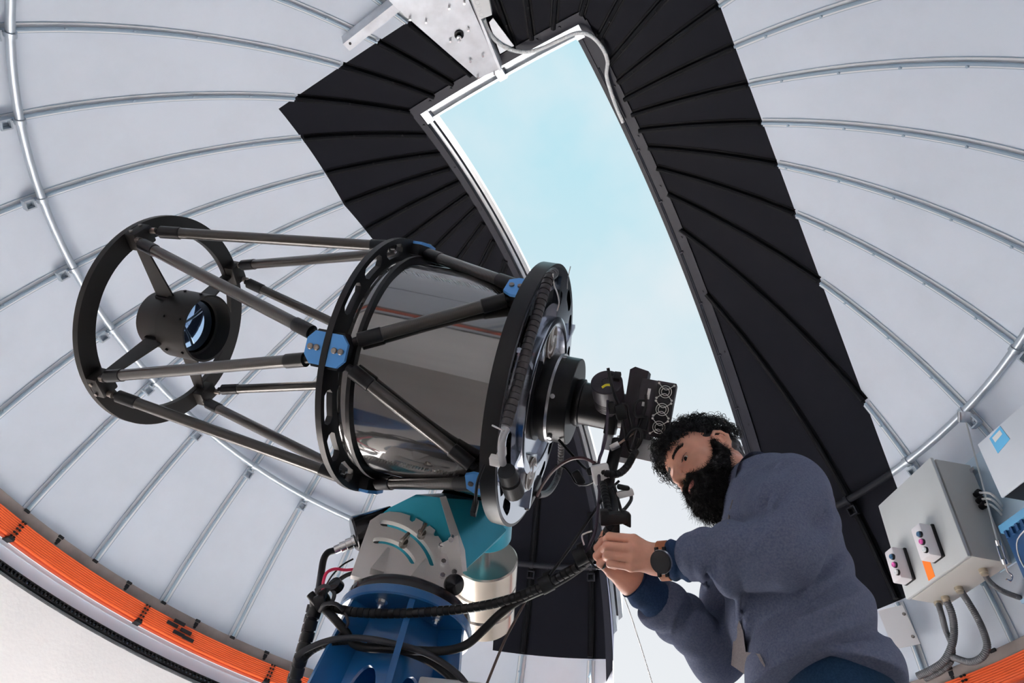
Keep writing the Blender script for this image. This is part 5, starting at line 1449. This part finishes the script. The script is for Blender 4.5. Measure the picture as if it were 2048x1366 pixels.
b.build('strap', mat('brown_leather', (.36, .12, .045), .6, var=.1, vscale=60), wt_)
b = MB()
for sg in (-1, 1):
    for s2 in (-1, 1): b.box(wc + wx * .023 * sg + wa * .008 * s2 - wn2 * .003, .012, .005, .007, wx, wa, wn2)
b.build('lug', M_anodg, wt_)
# ------------------------------------------------------------------ cables and small things around the camera and the mount
M_rub = mat('black_rubber', (.007, .007, .0085), .42, spec=.28)
M_rubg = mat('grey_rubber', (.030, .031, .037), .5, spec=.3)
M_red = mat('red_wire', (.75, .02, .10), .4)
def P_(pts): return [at(*p) for p in pts]
def cable(pts, r_, label, m=M_rub, name='cable', n=8, group=None, cat='cable'):
    o = MB().tube(spline(P_(pts), n), r_, 10).build(name, m); return tag(o, label, cat, group)
def wrapped(pts, r_, pitch, label, m=M_rub, name='wrapped_cable'):
    o = spiral(P_(pts), r_, pitch, m, name, None); return tag(o, label, 'cable')
wrapped([(1226, 1046, 1.50), (1212, 1072, 1.52), (1192, 1100, 1.54), (1160, 1130, 1.56), (1125, 1150, 1.58), (1090, 1170, 1.60), (1050, 1188, 1.62), (1000, 1204, 1.63), (940, 1216, 1.64), (880, 1222, 1.65), (820, 1226, 1.655), (760, 1227, 1.66), (700, 1223, 1.67), (655, 1210, 1.69), (636, 1196, 1.71)], .0115, .015, 'long black spiral wrapped cable slung from the hands to the mount')
cable([(1218, 1058, 1.52), (1188, 1108, 1.55), (1150, 1142, 1.58), (1100, 1172, 1.60), (1040, 1200, 1.63), (1000, 1228, 1.64), (965, 1262, 1.64), (935, 1288, 1.63), (900, 1300, 1.62), (850, 1302, 1.62), (790, 1298, 1.62), (735, 1296, 1.63), (706, 1286, 1.64), (690, 1262, 1.65), (660, 1228, 1.67), (634, 1205, 1.70), (620, 1188, 1.71)], .0105, 'thick black cable sagging in front of the blue pier', M_rub)
wrapped([(632, 1196, 1.72), (632, 1215, 1.72), (622, 1245, 1.70), (614, 1275, 1.69), (604, 1310, 1.67), (594, 1345, 1.66), (584, 1385, 1.64)], .0165, .026, 'fat black spiral wrapped bundle running down beside the pier')
wrapped([(624, 1210, 1.74), (612, 1262, 1.71), (600, 1306, 1.68), (586, 1350, 1.67), (578, 1390, 1.65)], .012, .022, 'second wrapped bundle behind the fat one beside the pier', M_rubg)
cable([(592, 1316, 1.64), (610, 1300, 1.64), (650, 1283, 1.64), (690, 1276, 1.63), (740, 1278, 1.62), (790, 1288, 1.61), (840, 1302, 1.61), (880, 1322, 1.60), (915, 1348, 1.59), (935, 1372, 1.58)], .0075, 'grey sheathed cable arching across the top of the pier', M_rubg)
wrapped([(600, 1326, 1.66), (625, 1302, 1.66), (660, 1286, 1.65), (700, 1282, 1.64)], .008, .009, 'short ribbed cable sleeve curling round the pier', M_rub)
cable([(735, 1290, 1.66), (800, 1300, 1.65), (850, 1318, 1.64), (890, 1345, 1.62), (920, 1374, 1.60)], .010, 'black cable leaving the sag towards the lower right', M_rub)
cable([(668, 1101, 1.92), (655, 1106, 1.90), (647, 1120, 1.88), (642, 1150, 1.84), (638, 1178, 1.78), (634, 1198, 1.73)], .0095, 'stiff black lead dropping from the silver connector', M_rub)
cable([(706, 1139, 1.90), (690, 1140, 1.88), (670, 1138, 1.86), (654, 1145, 1.83), (647, 1162, 1.80), (645, 1186, 1.75), (640, 1200, 1.72)], .0042, 'thin red wire looping beside the mount', M_red)
cable([(706, 1118, 1.95), (685, 1130, 1.92), (665, 1150, 1.87), (652, 1172, 1.80), (646, 1190, 1.75)], .0025, 'thin black wire sagging behind the red wire', M_rub)
cable([(706, 1146, 1.92), (690, 1152, 1.90), (668, 1168, 1.86), (650, 1186, 1.80), (640, 1205, 1.74)], .006, 'grey lead running behind the red wire', M_rubg)
cable([(1052, 1200, 1.63), (1035, 1232, 1.63), (1012, 1275, 1.62), (992, 1322, 1.60), (972, 1372, 1.58)], .0032, 'thin brown lead hanging below the counterweight', mat('brown_rubber', (.06, .035, .03), .5))
cable([(690, 1225, 1.66), (696, 1245, 1.65), (690, 1258, 1.65), (672, 1278, 1.65), (655, 1310, 1.63), (640, 1350, 1.61), (632, 1380, 1.60)], .0035, 'thin grey lead running down the left of the pier', M_rubg)
for (pts, lab) in (((( 632, 1180, 1.70), (650, 1172, 1.69), (668, 1185, 1.68), (662, 1206, 1.67), (640, 1214, 1.67)), 'small cable loop tied at the corner of the mount'), (((640, 1222, 1.66), (650, 1208, 1.65), (672, 1208, 1.65), (686, 1220, 1.66)), 'short grey loop over the tied cables')):
    cable(pts, .005, lab, M_rubg)
# velcro straps around the slung cable
for (x, y, d_, lab) in ((1092, 1168, 1.60, 'black strap around the slung cable near the counterweight'), (1160, 1112, 1.55, 'black strap around the slung cable near the hands'), (645, 1204, 1.68, 'black strap gathering cables at the mount corner')):
    c = at(x, y, d_); b = MB(); u = (at(x + 20, y - 10, d_) - c).normalized()
    b.lathe([(-.014, .014), (-.014, .021), (.014, .021), (.014, .014)], c, u, 14, close=True); b.box(c + UP * .018, .02, .024, .012, u, UP, FW)
    tag(b.build('cable_strap', M_rub), lab, 'strap')
b = MB(); c = at(1228, 1036, 1.50); b.box(c, .058, .026, .03, (RT + UP * .1), UP, FW, bev=.006); b.box(c + RT * .026 + UP * .0, .024, .032, .02, (RT - UP * .5), UP, FW, bev=.004); b.box(c - RT * .022 + UP * .002, .02, .034, .026, RT, UP, FW, bev=.004)
tag(b.build('cable_strap', M_rub), 'wide black strap holding the hoses just above the hands', 'strap')
# hoses above the hands
wrapped([(1206, 968, 1.66), (1210, 990, 1.60), (1215, 1012, 1.55), (1220, 1034, 1.51), (1222, 1052, 1.50)], .0095, .016, 'black wrapped hose dropping to the strap above the hands')
cable([(1222, 985, 1.62), (1228, 1005, 1.57), (1229, 1030, 1.52), (1231, 1050, 1.50), (1231, 1075, 1.50)], .0095, 'smooth black hose held between the fingers')
wrapped([(1192, 932, 1.72), (1203, 942, 1.70), (1222, 949, 1.69), (1240, 946, 1.70), (1255, 932, 1.72), (1265, 914, 1.74), (1272, 902, 1.76)], .0095, .012, 'black ribbed hose curving up to the camera')
cable([(1236, 880, 1.84), (1230, 905, 1.82), (1224, 930, 1.78), (1218, 955, 1.72), (1214, 985, 1.66)], .016, 'stout black cable bundle hanging below the filter wheel')
cable([(1074, 992, 1.90), (1085, 970, 1.88), (1108, 940, 1.84), (1138, 920, 1.80), (1165, 916, 1.76), (1190, 926, 1.72)], .0042, 'thin black cable arching from the back plate', mat('purple_black_rubber', (.07, .03, .035), .4))
cable([(1118, 880, 1.92), (1140, 905, 1.88), (1165, 932, 1.82), (1182, 944, 1.76)], .004, 'straight thin cable from the drawtube to the hoses')
cable([(1112, 930, 1.90), (1130, 936, 1.88), (1142, 950, 1.86), (1152, 966, 1.84), (1170, 970, 1.80), (1190, 962, 1.74)], .003, 'thin cable through the hanging ferrite')
cable([(1216, 800, 1.80), (1215, 840, 1.80), (1212, 872, 1.79), (1205, 900, 1.77), (1197, 928, 1.72), (1199, 980, 1.66), (1194, 1040, 1.60), (1188, 1070, 1.57), (1172, 1108, 1.56)], .0042, 'long purple black cable falling from the guide camera', mat('violet_rubber', (.045, .03, .05), .35))
cable([(1238, 962, 1.66), (1215, 985, 1.64), (1180, 1035, 1.62), (1140, 1095, 1.60), (1100, 1150, 1.59)], .0032, 'straight thin lead running down across the slit')
cable([(1216, 736, 1.78), (1222, 765, 1.78), (1229, 790, 1.79), (1240, 815, 1.80), (1246, 845, 1.81), (1252, 872, 1.81), (1258, 900, 1.79), (1268, 906, 1.77)], .0042, 'black cable from the guide camera through a ferrite')
cable([(1243, 808, 1.80), (1254, 812, 1.80), (1258, 830, 1.80), (1264, 855, 1.80), (1268, 880, 1.79), (1264, 902, 1.78)], .004, 'black cable looped past the large ferrite')
cable([(1292, 790, 1.79), (1291, 815, 1.78), (1280, 845, 1.78), (1270, 870, 1.78), (1262, 900, 1.77)], .004, 'black cable plugged into the side of the camera')
cable([(1252, 880, 1.79), (1262, 862, 1.78), (1276, 857, 1.78), (1284, 868, 1.78), (1280, 885, 1.78), (1268, 902, 1.78)], .0045, 'small black cable loop under the camera')
cable([(1288, 834, 1.78), (1272, 832, 1.77), (1268, 815, 1.77), (1276, 802, 1.77), (1288, 800, 1.78)], .0035, 'coiled black lead at the camera plug')
for (x, y, d_, sx, sy, lab) in ((1241, 824, 1.795, .028, .042, 'large black ferrite block in front of the filter wheel'), (1224, 816, 1.80, .020, .034, 'small black ferrite block beside the guide camera'), (1157, 956, 1.84, .024, .042, 'black ferrite hanging in the dark band below the drawtube'), (1180, 943, 1.74, .018, .02, 'short black ferrite at the bend of the hoses')):
    c = at(x, y, d_); ax = (UP + RT * (-.25 if x > 1170 else -.6)).normalized(); ay = ax.cross(FW).normalized()
    o = MB().box(c, sy, sx, .022, ax, ay, FW, bev=.006).build('ferrite', M_rub); tag(o, lab, 'ferrite')
c = at(1202, 948, 1.70); o = MB().box(c, .045, .05, .02, (RT + UP * .2), (UP - RT * .2), FW, bev=.006).build('paper_tag', M_white); tag(o, 'white paper tag wrapped around the hoses', 'tag')
c = at(1250, 987, 1.60)
adp = thing('usb_adapter', c - UP * .01, 'small white adapter hanging above the hands', 'adapter')
MB().box(c, .040, .016, .016, (RT + UP * .25), (UP - RT * .25), FW, bev=.003).build('case', M_white, adp)
MB().box(c + UP * .014 - RT * .004, .030, .012, .016, (RT - UP * .2), (UP + RT * .2), FW, bev=.004).build('plug', M_rub, adp)
cable([(1262, 988, 1.60), (1262, 1000, 1.60), (1252, 1015, 1.58), (1243, 1024, 1.55), (1238, 1036, 1.52)], .0042, 'grey loop of lead below the white adapter', M_rubg)
cable([(1228, 970, 1.62), (1236, 1000, 1.59), (1242, 1022, 1.56), (1243, 1034, 1.50)], .004, 'thin black lead bent down beside the adapter')
c = at(1229, 892, 1.80); o = MB().box(c, .026, .018, .008, (RT + UP * .5), (UP - RT * .5), FW, bev=.001).build('usb_plug', M_steel); tag(o, 'loose silver plug hanging below the filter wheel', 'plug')
cable([(1232, 892, 1.80), (1248, 880, 1.80), (1262, 870, 1.79), (1276, 860, 1.785)], .003, 'tan lead of the loose silver plug', mat('tan_rubber', (.30, .20, .15), .5))
b = MB(); b.tube(spline(P_([(1168, 1090, 1.54), (1164, 1072, 1.54), (1172, 1066, 1.53), (1184, 1062, 1.53)]), 6), .002, 6); tag(b.build('zip_tie', M_wire), 'silver zip tie tail on the slung cable', 'tie')
b = MB(); b.tube(spline(P_([(1178, 1118, 1.53), (1190, 1134, 1.51), (1206, 1136, 1.49), (1216, 1122, 1.475)]), 6), .0028, 6); tag(b.build('cable', M_rub), 'short black lead pinched in the fingers', 'cable')
b = MB(); b.tube([at(1240, 1172, 2.6), at(1262, 1232, 2.6), at(1282, 1294, 2.6), at(1306, 1372, 2.6)], .0025, 6); tag(b.build('pull_cord', M_whiteflex), 'thin pale cord hanging in the open slit', 'cord')
c = at(905, 1392, 1.56); o = MB().box(c, .16, .05, .06, (RT - UP * .1), UP, FW, bev=.006).build('control_box', M_white); tag(o, 'white control box at the foot of the frame in front of the pier', 'box')
